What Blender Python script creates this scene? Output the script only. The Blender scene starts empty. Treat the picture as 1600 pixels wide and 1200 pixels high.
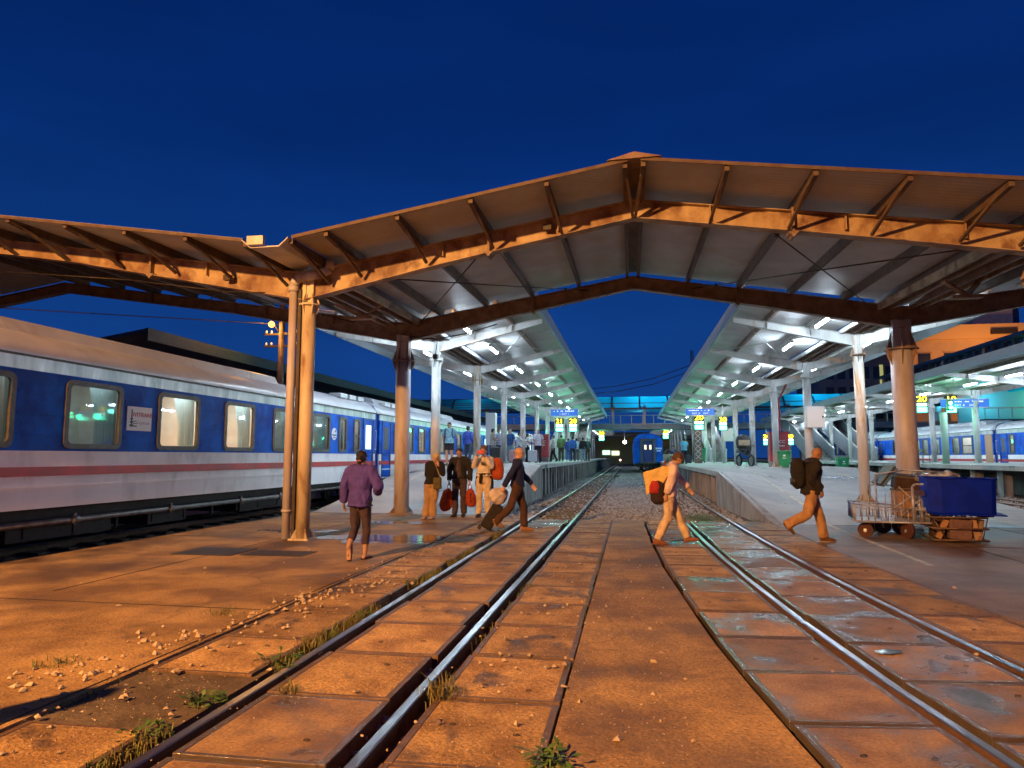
import bpy, math, random
from mathutils import Vector, Matrix, noise
R = math.radians
random.seed(7)
S = bpy.context.scene
COL = S.collection

# ------------------------------------------------------------------ camera
CAMF, VX, VY, CH = 1085.0, 985.5, 713.0, 1.5
th = math.atan((VY-600)/CAMF); ya = math.atan((VX-800)/math.hypot(CAMF, VY-600))
fw = Vector((-math.sin(ya)*math.cos(th), math.cos(ya)*math.cos(th), math.sin(th)))
rt = Vector((math.cos(ya), math.sin(ya), 0)); upv = rt.cross(fw)
cam = bpy.data.cameras.new('camera'); camo = bpy.data.objects.new('camera', cam); COL.objects.link(camo)
cam.sensor_width = 36; cam.lens = 36*CAMF/1600; cam.clip_end = 3000; cam.clip_start = 0.05
M = Matrix((rt, upv, -fw)).transposed().to_4x4(); M.translation = (0, 0, CH); camo.matrix_world = M
S.camera = camo
S.view_settings.view_transform = 'Standard'; S.view_settings.look = 'None'
S.view_settings.exposure = 0.9; S.view_settings.gamma = 1.0
S.cycles.use_denoising = True
S.cycles.max_bounces = 6; S.cycles.transparent_max_bounces = 8
S.cycles.sample_clamp_indirect = 4.0
S.cycles.caustics_reflective = False; S.cycles.caustics_refractive = False

# ------------------------------------------------------------------ sky, after sunset
W = bpy.data.worlds.new('World'); S.world = W; W.use_nodes = True
nt = W.node_tree; nt.nodes.clear()
wo = nt.nodes.new('ShaderNodeOutputWorld'); bg = nt.nodes.new('ShaderNodeBackground')
tc = nt.nodes.new('ShaderNodeTexCoord'); sp = nt.nodes.new('ShaderNodeSeparateXYZ'); rp = nt.nodes.new('ShaderNodeValToRGB')
nz = nt.nodes.new('ShaderNodeTexNoise'); mp = nt.nodes.new('ShaderNodeMapping'); mx = nt.nodes.new('ShaderNodeMix')
mp.inputs['Scale'].default_value = (1.2, 1.2, 5.0); nz.inputs['Scale'].default_value = 1.6; nz.inputs['Detail'].default_value = 5
rp.color_ramp.elements[0].position = 0.0; rp.color_ramp.elements[0].color = (0.0040, 0.027, 0.122, 1)
rp.color_ramp.elements[1].position = 0.75; rp.color_ramp.elements[1].color = (0.0004, 0.0058, 0.046, 1)
e = rp.color_ramp.elements.new(0.22); e.color = (0.0022, 0.0225, 0.117, 1)
e = rp.color_ramp.elements.new(0.42); e.color = (0.0008, 0.0120, 0.079, 1)
nt.links.new(tc.outputs['Generated'], sp.inputs[0]); nt.links.new(sp.outputs['Z'], rp.inputs[0])
nt.links.new(tc.outputs['Generated'], mp.inputs[0]); nt.links.new(mp.outputs[0], nz.inputs['Vector'])
mx.data_type = 'RGBA'; mx.blend_type = 'MULTIPLY'; mx.inputs['Factor'].default_value = 1.0
r2 = nt.nodes.new('ShaderNodeMapRange'); r2.inputs[1].default_value = .36; r2.inputs[2].default_value = .64; r2.inputs[3].default_value = .86; r2.inputs[4].default_value = 1.10
nt.links.new(nz.outputs[0], r2.inputs[0]); nt.links.new(rp.outputs[0], mx.inputs['A']); nt.links.new(r2.outputs[0], mx.inputs['B'])
nt.links.new(mx.outputs['Result'], bg.inputs[0]); bg.inputs[1].default_value = 1.0; nt.links.new(bg.outputs[0], wo.inputs[0])

# ------------------------------------------------------------------ yard lamp behind the camera (sodium)
def light(name, typ, loc, col, energy, **k):
    l = bpy.data.lights.new(name, typ); l.color = col; l.energy = energy
    for a, v in k.items(): setattr(l, a, v)
    o = bpy.data.objects.new(name, l); COL.objects.link(o); o.location = loc; return o
light('yard_lamp_light', 'POINT', (-8.6, -7.2, 8.5), (1.0, 0.435, 0.11), 16000, shadow_soft_size=0.22)

# ------------------------------------------------------------------ materials
def mat(name, col, rough=0.6, metal=0.0, col2=None, nscale=6.0, namt=0.5, bump=0.0, bscale=40.0, rough2=None,
        emit=None, estr=0.0, stain=None, stain_scale=1.2, stain_t=(0.55, 0.68), stain_rough=None, spec=0.5, stretch=(1, 1, 1), detail=6, grain=0.0, coat=0, world=False, wet=(), crack=0.0, wave=0.0):
    m = bpy.data.materials.new(name); m.use_nodes = True
    n = m.node_tree; b = n.nodes['Principled BSDF']; L = n.links.new
    b.inputs['Base Color'].default_value = (*col, 1); b.inputs['Roughness'].default_value = rough; b.inputs['Metallic'].default_value = metal
    b.inputs['Specular IOR Level'].default_value = spec
    if coat: b.inputs['Coat Weight'].default_value = coat; b.inputs['Coat Roughness'].default_value = .12
    if emit: b.inputs['Emission Color'].default_value = (*emit, 1); b.inputs['Emission Strength'].default_value = estr
    t = n.nodes.new('ShaderNodeTexCoord')
    if world:
        gp_ = n.nodes.new('ShaderNodeNewGeometry'); rr0 = n.nodes.new('NodeReroute'); L(gp_.outputs['Position'], rr0.inputs[0]); OC = rr0.outputs[0]
    else: OC = t.outputs['Object']
    mp = n.nodes.new('ShaderNodeMapping'); L(OC, mp.inputs[0]); mp.inputs['Scale'].default_value = stretch
    csock = None
    if col2:
        a = n.nodes.new('ShaderNodeTexNoise'); a.inputs['Scale'].default_value = nscale; a.inputs['Detail'].default_value = detail; a.inputs['Roughness'].default_value = .62
        L(mp.outputs[0], a.inputs['Vector'])
        r = n.nodes.new('ShaderNodeMapRange'); r.inputs[1].default_value = .41; r.inputs[2].default_value = .60; r.inputs[3].default_value = 0; r.inputs[4].default_value = namt*2 if namt < .5 else 1
        L(a.outputs[0], r.inputs[0])
        x = n.nodes.new('ShaderNodeMix'); x.data_type = 'RGBA'; x.inputs['A'].default_value = (*col, 1); x.inputs['B'].default_value = (*col2, 1)
        L(r.outputs[0], x.inputs['Factor']); csock = x.outputs['Result']
        if rough2 is not None:
            rr = n.nodes.new('ShaderNodeMapRange'); rr.inputs[1].default_value = .35; rr.inputs[2].default_value = .65; rr.inputs[3].default_value = rough; rr.inputs[4].default_value = rough2
            L(a.outputs[0], rr.inputs[0]); L(rr.outputs[0], b.inputs['Roughness'])
    if grain:
        g = n.nodes.new('ShaderNodeTexNoise'); g.inputs['Scale'].default_value = 55; g.inputs['Detail'].default_value = 5; L(OC, g.inputs['Vector'])
        gr = n.nodes.new('ShaderNodeMapRange'); gr.inputs[1].default_value = .3; gr.inputs[2].default_value = .7; gr.inputs[3].default_value = 1-grain; gr.inputs[4].default_value = 1+grain
        L(g.outputs[0], gr.inputs[0])
        y = n.nodes.new('ShaderNodeMix'); y.data_type = 'RGBA'; y.blend_type = 'MULTIPLY'; y.inputs['Factor'].default_value = 1
        if csock: L(csock, y.inputs['A'])
        else: y.inputs['A'].default_value = (*col, 1)
        L(gr.outputs[0], y.inputs['B']); csock = y.outputs['Result']
    if stain:
        s = n.nodes.new('ShaderNodeTexNoise'); s.inputs['Scale'].default_value = stain_scale; s.inputs['Detail'].default_value = 7; s.inputs['Roughness'].default_value = .6; s.inputs['Distortion'].default_value = .4
        L(mp.outputs[0], s.inputs['Vector'])
        q = n.nodes.new('ShaderNodeMapRange'); q.inputs[1].default_value = stain_t[0]; q.inputs[2].default_value = stain_t[1]
        L(s.outputs[0], q.inputs[0])
        z = n.nodes.new('ShaderNodeMix'); z.data_type = 'RGBA'; z.inputs['B'].default_value = (*stain, 1)
        if csock: L(csock, z.inputs['A'])
        else: z.inputs['A'].default_value = (*col, 1)
        L(q.outputs[0], z.inputs['Factor']); csock = z.outputs['Result']
        if stain_rough is not None:
            w = n.nodes.new('ShaderNodeMix'); w.data_type = 'FLOAT'; w.inputs['A'].default_value = rough; w.inputs['B'].default_value = stain_rough
            if b.inputs['Roughness'].is_linked: L(b.inputs['Roughness'].links[0].from_socket, w.inputs['A'])
            L(q.outputs[0], w.inputs['Factor']); L(w.outputs['Result'], b.inputs['Roughness'])
    def mixc(fac, colr):
        z = n.nodes.new('ShaderNodeMix'); z.data_type = 'RGBA'; z.inputs['B'].default_value = (*colr, 1)
        if csock: L(csock, z.inputs['A'])
        else: z.inputs['A'].default_value = (*col, 1)
        L(fac, z.inputs['Factor']); return z.outputs['Result']
    if crack:
        nz = n.nodes.new('ShaderNodeTexNoise'); nz.inputs['Scale'].default_value = 1.6; nz.inputs['Detail'].default_value = 6; L(OC, nz.inputs['Vector'])
        vm = n.nodes.new('ShaderNodeMix'); vm.data_type = 'RGBA'; vm.blend_type = 'LINEAR_LIGHT'; vm.inputs['Factor'].default_value = .35; L(OC, vm.inputs['A']); L(nz.outputs['Color'], vm.inputs['B'])
        vo = n.nodes.new('ShaderNodeTexVoronoi'); vo.feature = 'DISTANCE_TO_EDGE'; vo.inputs['Scale'].default_value = .33; L(vm.outputs['Result'], vo.inputs['Vector'])
        cr = n.nodes.new('ShaderNodeMapRange'); cr.inputs[1].default_value = .004; cr.inputs[2].default_value = .010; cr.inputs[3].default_value = crack; cr.inputs[4].default_value = 0
        L(vo.outputs['Distance'], cr.inputs[0]); csock = mixc(cr.outputs[0], tuple(v*.25 for v in col))
    if world:
        oi = n.nodes.new('ShaderNodeObjectInfo'); orr = n.nodes.new('ShaderNodeMapRange'); orr.inputs[3].default_value = .74; orr.inputs[4].default_value = 1.22; L(oi.outputs['Random'], orr.inputs[0])
        y = n.nodes.new('ShaderNodeMix'); y.data_type = 'RGBA'; y.blend_type = 'MULTIPLY'; y.inputs['Factor'].default_value = 1; L(csock, y.inputs['A']); L(orr.outputs[0], y.inputs['B']); csock = y.outputs['Result']
    for (wx, wy, wrx, wry) in wet:
        sv = n.nodes.new('ShaderNodeVectorMath'); sv.operation = 'SUBTRACT'; sv.inputs[1].default_value = (wx, wy, 0); L(OC, sv.inputs[0])
        dv = n.nodes.new('ShaderNodeVectorMath'); dv.operation = 'MULTIPLY'; dv.inputs[1].default_value = (1/wrx, 1/wry, 0); L(sv.outputs[0], dv.inputs[0])
        ln = n.nodes.new('ShaderNodeVectorMath'); ln.operation = 'LENGTH'; L(dv.outputs[0], ln.inputs[0])
        nn = n.nodes.new('ShaderNodeTexNoise'); nn.inputs['Scale'].default_value = 1.7; nn.inputs['Detail'].default_value = 7; nn.inputs['Roughness'].default_value = .6; L(OC, nn.inputs['Vector'])
        ad = n.nodes.new('ShaderNodeMath'); ad.operation = 'MULTIPLY_ADD'; ad.inputs[1].default_value = 2.2; L(nn.outputs[0], ad.inputs[0]); L(ln.outputs['Value'], ad.inputs[2])
        dm = n.nodes.new('ShaderNodeMapRange'); dm.inputs[1].default_value = 2.25; dm.inputs[2].default_value = 1.75; L(ad.outputs[0], dm.inputs[0]); csock = mixc(dm.outputs[0], tuple(v*.42 for v in col))
        wm = n.nodes.new('ShaderNodeMapRange'); wm.inputs[1].default_value = 1.95; wm.inputs[2].default_value = 1.80; L(ad.outputs[0], wm.inputs[0])
        w2 = n.nodes.new('ShaderNodeMix'); w2.data_type = 'FLOAT'; w2.inputs['A'].default_value = rough; w2.inputs['B'].default_value = .07
        if b.inputs['Roughness'].is_linked: L(b.inputs['Roughness'].links[0].from_socket, w2.inputs['A'])
        L(wm.outputs[0], w2.inputs['Factor']); L(w2.outputs['Result'], b.inputs['Roughness'])
        bumpwet = wm
    if csock: L(csock, b.inputs['Base Color'])
    if bump:
        c = n.nodes.new('ShaderNodeTexNoise'); c.inputs['Scale'].default_value = bscale; c.inputs['Detail'].default_value = 6; c.inputs['Roughness'].default_value = .65
        L(OC, c.inputs['Vector'])
        d = n.nodes.new('ShaderNodeBump'); d.inputs['Strength'].default_value = bump; d.inputs['Distance'].default_value = .03
        L(c.outputs[0], d.inputs['Height']); L(d.outputs[0], b.inputs['Normal'])
        if wet:
            iv = n.nodes.new('ShaderNodeMapRange'); iv.inputs[1].default_value = 0; iv.inputs[2].default_value = 1; iv.inputs[3].default_value = bump; iv.inputs[4].default_value = .03
            prev = None
            ms = [x_ for x_ in n.nodes if x_.type == 'MIX' and x_.data_type == 'FLOAT' and x_.inputs['Factor'].is_linked and abs(x_.inputs['B'].default_value-.07) < 1e-4]
            for x_ in ms:
                s_ = x_.inputs['Factor'].links[0].from_socket
                if prev is None: prev = s_
                else: mxn = n.nodes.new('ShaderNodeMath'); mxn.operation = 'MAXIMUM'; L(prev, mxn.inputs[0]); L(s_, mxn.inputs[1]); prev = mxn.outputs[0]
            L(prev, iv.inputs[0]); L(iv.outputs[0], d.inputs['Strength'])
    if wave:
        wv = n.nodes.new('ShaderNodeTexWave'); wv.bands_direction = 'Y'; wv.inputs['Scale'].default_value = 2.6; L(t.outputs['Object'], wv.inputs['Vector'])
        d2 = n.nodes.new('ShaderNodeBump'); d2.inputs['Strength'].default_value = wave; d2.inputs['Distance'].default_value = .02; L(wv.outputs[0], d2.inputs['Height']); L(d2.outputs[0], b.inputs['Normal'])
    return m

def glassmat(name, tint, gl=0.25):
    m = bpy.data.materials.new(name); m.use_nodes = True; n = m.node_tree; n.nodes.clear()
    o = n.nodes.new('ShaderNodeOutputMaterial'); t = n.nodes.new('ShaderNodeBsdfTransparent'); g = n.nodes.new('ShaderNodeBsdfGlossy')
    t.inputs[0].default_value = (*tint, 1); g.inputs['Roughness'].default_value = .03; g.inputs[0].default_value = (.8, .9, 1, 1)
    x = n.nodes.new('ShaderNodeMixShader'); f0 = n.nodes.new('ShaderNodeLayerWeight'); f0.inputs[0].default_value = .5; f = n.nodes.new('ShaderNodeMath'); f.operation = 'POWER'; f.inputs[1].default_value = 4.5; n.links.new(f0.outputs['Facing'], f.inputs[0])
    a = n.nodes.new('ShaderNodeMath'); a.operation = 'ADD'; a.inputs[1].default_value = gl
    n.links.new(f.outputs[0], a.inputs[0]); n.links.new(a.outputs[0], x.inputs[0]); n.links.new(t.outputs[0], x.inputs[1]); n.links.new(g.outputs[0], x.inputs[2]); n.links.new(x.outputs[0], o.inputs[0])
    return m
def emis(name, col, s):
    m = bpy.data.materials.new(name); m.use_nodes = True; n = m.node_tree; n.nodes.clear()
    o = n.nodes.new('ShaderNodeOutputMaterial'); g = n.nodes.new('ShaderNodeEmission'); g.inputs[0].default_value = (*col, 1); g.inputs[1].default_value = s
    n.links.new(g.outputs[0], o.inputs[0]); return m
def translucent(name, col):
    m = bpy.data.materials.new(name); m.use_nodes = True; n = m.node_tree; n.nodes.clear()
    o = n.nodes.new('ShaderNodeOutputMaterial'); t = n.nodes.new('ShaderNodeBsdfTranslucent'); d = n.nodes.new('ShaderNodeBsdfDiffuse')
    t.inputs[0].default_value = (*col, 1); d.inputs[0].default_value = (col[0]*.5, col[1]*.5, col[2]*.5, 1)
    x = n.nodes.new('ShaderNodeMixShader'); x.inputs[0].default_value = .35
    n.links.new(t.outputs[0], x.inputs[1]); n.links.new(d.outputs[0], x.inputs[2]); n.links.new(x.outputs[0], o.inputs[0]); return m

K = {}
K['dirt'] = mat('dirt_ground', (.075, .055, .04), .95, col2=(.13, .10, .075), nscale=3, bump=.6, bscale=20, grain=.3)
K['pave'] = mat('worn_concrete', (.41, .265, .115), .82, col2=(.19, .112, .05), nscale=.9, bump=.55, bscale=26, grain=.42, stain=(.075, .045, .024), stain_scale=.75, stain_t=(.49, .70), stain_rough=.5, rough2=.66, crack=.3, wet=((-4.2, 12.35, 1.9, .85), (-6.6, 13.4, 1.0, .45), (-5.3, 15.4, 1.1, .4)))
K['pave_r'] = mat('damp_concrete', (.25, .17, .11), .55, col2=(.12, .078, .052), nscale=.8, bump=.4, bscale=24, grain=.38, stain=(.12, .085, .07), stain_scale=.5, stain_t=(.5, .7), stain_rough=.4, crack=.25, wet=((7.6, 12.2, .9, .35), (5.6, 15.6, 1.3, .5)))
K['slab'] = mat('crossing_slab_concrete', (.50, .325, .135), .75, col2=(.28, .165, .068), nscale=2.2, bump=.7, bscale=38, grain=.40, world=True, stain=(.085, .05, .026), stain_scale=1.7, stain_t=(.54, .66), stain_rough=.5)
K['slabwet'] = mat('wet_slab_concrete', (.36, .235, .115), .6, col2=(.20, .12, .06), nscale=2.0, bump=.3, bscale=34, grain=.35, world=True, stain=(.04, .032, .028), stain_scale=1.25, stain_t=(.47, .61), stain_rough=.10)
K['edge'] = mat('rusty_angle_steel', (.17, .105, .07), .5, .2, col2=(.10, .06, .04), nscale=9, bump=.3, bscale=60, grain=.2)
K['edgewet'] = mat('wet_rusty_steel', (.22, .19, .18), .16, .6, col2=(.20, .15, .12), nscale=9, bump=.35, bscale=50)
K['railhead'] = mat('polished_rail_steel', (.50, .51, .54), .27, 1.0, col2=(.34, .32, .32), nscale=7, rough2=.42, stretch=(1, .05, 1))
K['railweb'] = mat('rusty_rail_web', (.085, .048, .032), .75, .2, col2=(.14, .07, .04), nscale=12, bump=.3)
K['ballast'] = mat('ballast_bed', (.15, .15, .15), .9, col2=(.09, .075, .065), nscale=22, bump=1.0, bscale=30, grain=.4)
K['stone'] = mat('ballast_stone', (.38, .38, .38), .85, col2=(.22, .22, .22), nscale=5, bump=.3, bscale=30)
K['pebble'] = mat('loose_stone', (.50, .42, .32), .8, col2=(.36, .28, .20), nscale=9, bump=.3, bscale=40)
K['sleeper'] = mat('old_sleeper', (.14, .10, .075), .9, col2=(.09, .06, .045), nscale=9, bump=.5)
K['plat'] = mat('platform_concrete', (.36, .36, .35), .62, col2=(.26, .26, .26), nscale=.7, bump=.3, bscale=22, grain=.15, stain=(.17, .17, .18), stain_scale=.45, stain_t=(.52, .64), stain_rough=.25)
K['platwall'] = mat('platform_wall_concrete', (.30, .30, .29), .8, col2=(.19, .18, .17), nscale=2.5, bump=.5, bscale=18, stain=(.11, .10, .09), stain_scale=1.3, stretch=(1, 1, .35))
K['line'] = mat('worn_line_paint', (.55, .52, .40), .7, col2=(.33, .30, .24), nscale=4, namt=.5)
K['steel_w'] = mat('pale_painted_steel', (.58, .59, .58), .42, .1, col2=(.46, .46, .44), nscale=2, stain=(.34, .20, .09), stain_scale=2.2, stain_t=(.60, .72), stretch=(1.4, 1.4, .5), bump=.08)
K['steel_r'] = mat('rusting_painted_steel', (.44, .34, .22), .55, .0, col2=(.27, .17, .10), nscale=1.8, stain=(.13, .055, .03), stain_scale=2.2, stain_t=(.50, .66), stretch=(1, 1, .8), bump=.2, bscale=30)
K['steel_d'] = mat('dull_brown_steel', (.27, .19, .15), .6, .0, col2=(.17, .11, .085), nscale=4, bump=.15)
K['post_y'] = mat('cream_post_paint', (.62, .55, .42), .5, .0, col2=(.48, .40, .29), nscale=2.6, stain=(.26, .14, .07), stain_scale=2.6, stain_t=(.52, .66), stretch=(1.5, 1.5, .4), bump=.1)
K['steel_wr'] = mat('rust_streaked_steel', (.62, .62, .60), .45, .0, col2=(.52, .50, .45), nscale=2, stain=(.42, .24, .08), stain_scale=1.5, stain_t=(.47, .60), stretch=(2.2, 2.2, .35), bump=.1)
K['col_m'] = mat('mauve_column_paint', (.52, .52, .60), .45, .0, col2=(.42, .38, .40), nscale=2.2, stain=(.36, .20, .12), stain_scale=1.8, stain_t=(.57, .70), stretch=(1.5, 1.5, .35), bump=.12)
K['sheet'] = mat('roof_sheet', (.50, .52, .55), .5, .0, col2=(.41, .42, .45), nscale=1.1, wave=.25, stain=(.42, .38, .34), stain_scale=.8)
K['sheetw'] = mat('pale_roof_sheet', (.66, .66, .65), .45, .0, col2=(.55, .55, .54), nscale=1.4, wave=.25, stain=(.45, .44, .42), stain_scale=.9)
K['fascia'] = mat('grey_fascia', (.22, .27, .31), .45, .1, col2=(.22, .24, .26), nscale=2)
K['strut'] = mat('dark_brown_strut', (.12, .085, .065), .65, col2=(.08, .05, .04), nscale=5)
K['iron'] = mat('dark_iron', (.035, .032, .032), .55, .4, col2=(.06, .045, .04), nscale=7)
K['blue'] = mat('train_blue_paint', (.004, .125, .64), .5, .0, col2=(.005, .05, .36), nscale=1.5, stain=(.015, .085, .40), stain_scale=1.6, stain_t=(.5, .7), spec=.12, bump=.03, bscale=3)
K['dblue'] = mat('dark_blue_paint', (.008, .022, .16), .4)
K['white'] = mat('train_white_paint', (.86, .86, .88), .4, .0, col2=(.76, .76, .78), nscale=1.1, stain=(.52, .50, .48), stain_t=(.52, .74), stain_scale=1.9, stretch=(1, 1, .4), spec=.3, bump=.03, bscale=3)
K['red'] = mat('train_red_paint', (.50, .015, .03), .4, col2=(.33, .02, .025), nscale=2)
K['silver'] = mat('streaked_silver_band', (.50, .52, .52), .35, .4, col2=(.30, .33, .34), nscale=2.6, stretch=(1, 1, .25), stain=(.70, .72, .72), stain_scale=3)
K['roof'] = mat('train_roof_paint', (.62, .64, .68), .36, .1, col2=(.52, .54, .58), nscale=.9, stain=(.42, .40, .39), stain_scale=1.2, bump=.06, bscale=2.5)
K['rubber'] = mat('window_rubber', (.05, .05, .05), .5, col2=(.08, .075, .07), nscale=10)
K['under'] = mat('underframe_black', (.018, .018, .02), .7, .3, col2=(.035, .03, .028), nscale=6)
K['pipe'] = mat('grey_pipe', (.20, .20, .20), .45, .4, col2=(.12, .11, .11), nscale=5)
K['glass'] = glassmat('window_glass', (.86, .92, .92), .03)
K['cream'] = mat('cabin_wall', (.62, .56, .46), .6, col2=(.55, .48, .40), nscale=2)
K['curtain'] = translucent('curtain_cloth', (.55, .66, .64)); K['dim'] = emis('dim_cabin_lamp', (.80, .92, 1), 4.5)
K['bunk'] = mat('red_bunk', (.55, .10, .12), .8)
K['linen'] = mat('white_linen', (.75, .72, .68), .8)
K['warm'] = emis('cabin_lamp', (1, .62, .32), 40)
K['cool'] = emis('cool_cabin_lamp', (.92, .97, 1), 13)
K['tube'] = emis('fluorescent_tube', (.70, .86, 1.0), 170)
K['tubefar'] = emis('far_fluorescent_tube', (.72, .88, 1.0), 45)
K['cyanroof'] = translucent('blue_bridge_roof', (.05, .55, .80))
K['bridge'] = mat('bridge_concrete', (.40, .43, .46), .6, col2=(.32, .35, .38), nscale=1)
K['navy'] = mat('navy_cladding', (.03, .07, .12), .4, col2=(.02, .05, .09), nscale=2)

def cloth(name, c, c2=None, rough=.9, b=.9):
    c2 = c2 or tuple(v*.72 for v in c)
    return mat(name, c, rough, col2=c2, nscale=7, bump=b, bscale=11)

# ------------------------------------------------------------------ mesh building
class MB:
    def __init__(s): s.v = []; s.f = []; s.m = []; s.sm = []
    def add(s, vs, fs, mi=0, smooth=False):
        o = len(s.v); s.v += [tuple(v) for v in vs]
        for f in fs: s.f.append([i+o for i in f]); s.m.append(mi); s.sm.append(smooth)
        return s
    def box(s, x0, x1, y0, y1, z0, z1, mi=0):
        return s.add([(x0,y0,z0),(x1,y0,z0),(x1,y1,z0),(x0,y1,z0),(x0,y0,z1),(x1,y0,z1),(x1,y1,z1),(x0,y1,z1)],
                     [(0,3,2,1),(4,5,6,7),(0,1,5,4),(1,2,6,5),(2,3,7,6),(3,0,4,7)], mi)
    def tube(s, a, b, r0, r1=None, n=10, mi=0, cap=True, smooth=True):
        a = Vector(a); b = Vector(b); r1 = r0 if r1 is None else r1
        d = (b-a).normalized(); u = d.orthogonal().normalized(); w = d.cross(u)
        vs = []
        for p, r in ((a, r0), (b, r1)):
            for i in range(n):
                t = 2*math.pi*i/n; vs.append(p+u*math.cos(t)*r+w*math.sin(t)*r)
        s.add(vs, [(i, (i+1) % n, n+(i+1) % n, n+i) for i in range(n)], mi, smooth)
        if cap:
            o = len(s.v)-2*n
            s.f += [[o+i for i in range(n)][::-1], [o+n+i for i in range(n)]]; s.m += [mi, mi]; s.sm += [False, False]
        return s
    def path(s, pts, r, n=8, mi=0):
        for a, b in zip(pts, pts[1:]): s.tube(a, b, r, r, n, mi)
        return s
    def beam(s, a, b, w, h, mi=0, up=(0, 0, 1)):
        a = Vector(a); b = Vector(b); d = (b-a).normalized(); upw = Vector(up); x = d.cross(upw).normalized(); z = x.cross(d)
        vs = [p+x*sx*w/2+z*sz*h/2 for p in (a, b) for sx, sz in ((-1,-1),(1,-1),(1,1),(-1,1))]
        return s.add(vs, [(0,1,2,3),(7,6,5,4),(0,4,5,1),(1,5,6,2),(2,6,7,3),(3,7,4,0)], mi)
    def prism(s, poly, axis, a, b, mi=0, smooth=False):
        n = len(poly)
        def P(p, t): return {'x': (t, p[0], p[1]), 'y': (p[0], t, p[1]), 'z': (p[0], p[1], t)}[axis]
        vs = [P(p, a) for p in poly]+[P(p, b) for p in poly]
        s.add(vs, [(i, (i+1) % n, n+(i+1) % n, n+i) for i in range(n)], mi, smooth)
        o = len(s.v)-2*n; s.f += [[o+i for i in range(n)][::-1], [o+n+i for i in range(n)]]; s.m += [mi]*2; s.sm += [False]*2
        return s
    def loft(s, pts, rad, n=14, mi=0, xref=(1, 0, 0), rot=None):
        pts = [Vector(p) for p in pts]; rings = []
        for i, p in enumerate(pts):
            d = (pts[min(i+1, len(pts)-1)]-pts[max(i-1, 0)]).normalized()
            x = Vector(xref); x = (x-d*x.dot(d))
            x = d.orthogonal().normalized() if x.length < .05 else x.normalized()
            y = d.cross(x); r = rad[i]; rx, ry = r if isinstance(r, (tuple, list)) else (r, r)
            rings.append([p+x*math.cos(2*math.pi*k/n)*rx+y*math.sin(2*math.pi*k/n)*ry for k in range(n)])
        o = 0; vs = [v for r_ in rings for v in r_]; fs = []
        for j in range(len(rings)-1):
            for k in range(n): fs.append((j*n+k, j*n+(k+1) % n, (j+1)*n+(k+1) % n, (j+1)*n+k))
        fs.append(tuple(range(n))[::-1]); fs.append(tuple((len(rings)-1)*n+k for k in range(n)))
        return s.add(vs, fs, mi, True)
    def ball(s, c, r, n=12, mi=0, q=None):
        c = Vector(c); rx, ry, rz = r if isinstance(r, (tuple, list)) else (r, r, r)
        vs = [Vector((0, 0, -rz))]; m = n//2
        for j in range(1, m):
            p = -math.pi/2+math.pi*j/m
            for k in range(n): t = 2*math.pi*k/n; vs.append(Vector((rx*math.cos(p)*math.cos(t), ry*math.cos(p)*math.sin(t), rz*math.sin(p))))
        vs.append(Vector((0, 0, rz)))
        if q: vs = [q @ v for v in vs]
        vs = [v+c for v in vs]; fs = []
        for k in range(n): fs.append((0, 1+(k+1) % n, 1+k))
        for j in range(m-2):
            for k in range(n): a = 1+j*n; fs.append((a+k, a+(k+1) % n, a+n+(k+1) % n, a+n+k))
        a = 1+(m-2)*n
        for k in range(n): fs.append((a+k, a+(k+1) % n, len(vs)-1))
        return s.add(vs, fs, mi, True)
    def build(s, name, mats, parent=None, loc=None, bevel=0):
        me = bpy.data.meshes.new(name); me.from_pydata(s.v, [], s.f)
        for m in (mats if isinstance(mats, (list, tuple)) else [mats]): me.materials.append(m)
        me.polygons.foreach_set('material_index', s.m); me.polygons.foreach_set('use_smooth', s.sm); me.update()
        o = bpy.data.objects.new(name, me); COL.objects.link(o)
        if loc: o.location = loc
        if parent: o.parent = parent
        if bevel:
            b = o.modifiers.new('bevel', 'BEVEL'); b.width = bevel; b.segments = 2; b.limit_method = 'ANGLE'
        return o
def tag(o, label=None, cat=None, group=None, kind=None):
    if label: o['label'] = label
    if cat: o['category'] = cat
    if group: o['group'] = group
    if kind: o['kind'] = kind
    return o
def empty(name, loc=(0, 0, 0), rz=0, label=None, cat=None, group=None):
    o = bpy.data.objects.new(name, None); COL.objects.link(o); o.location = loc; o.rotation_euler = (0, 0, rz)
    return tag(o, label, cat, group)
def struct(name, mb, m): return tag(mb.build(name, m), kind='structure')
def copy_tree(o, parent=None):
    c = o.copy(); COL.objects.link(c)
    if parent: c.parent = parent
    for ch in o.children: copy_tree(ch, c)
    return c
def text(name, body, size, loc, rot, m, parent=None, ext=.002, align='CENTER', sx=1):
    c = bpy.data.curves.new(name, 'FONT'); c.body = body; c.size = size; c.extrude = ext; c.align_x = align; c.align_y = 'CENTER'; c.materials.append(m)
    o = bpy.data.objects.new(name, c); COL.objects.link(o); o.location = loc; o.rotation_euler = rot; o.scale = (sx, 1, 1)
    if parent: o.parent = parent
    bpy.context.view_layer.update()
    me = bpy.data.meshes.new_from_object(o.evaluated_get(bpy.context.evaluated_depsgraph_get())); q = bpy.data.objects.new(name, me); COL.objects.link(q)
    q.location = loc; q.rotation_euler = rot; q.scale = (sx, 1, 1); q.parent = parent; bpy.data.objects.remove(o); q.name = name
    if not me.materials: me.materials.append(m)
    return q

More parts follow.
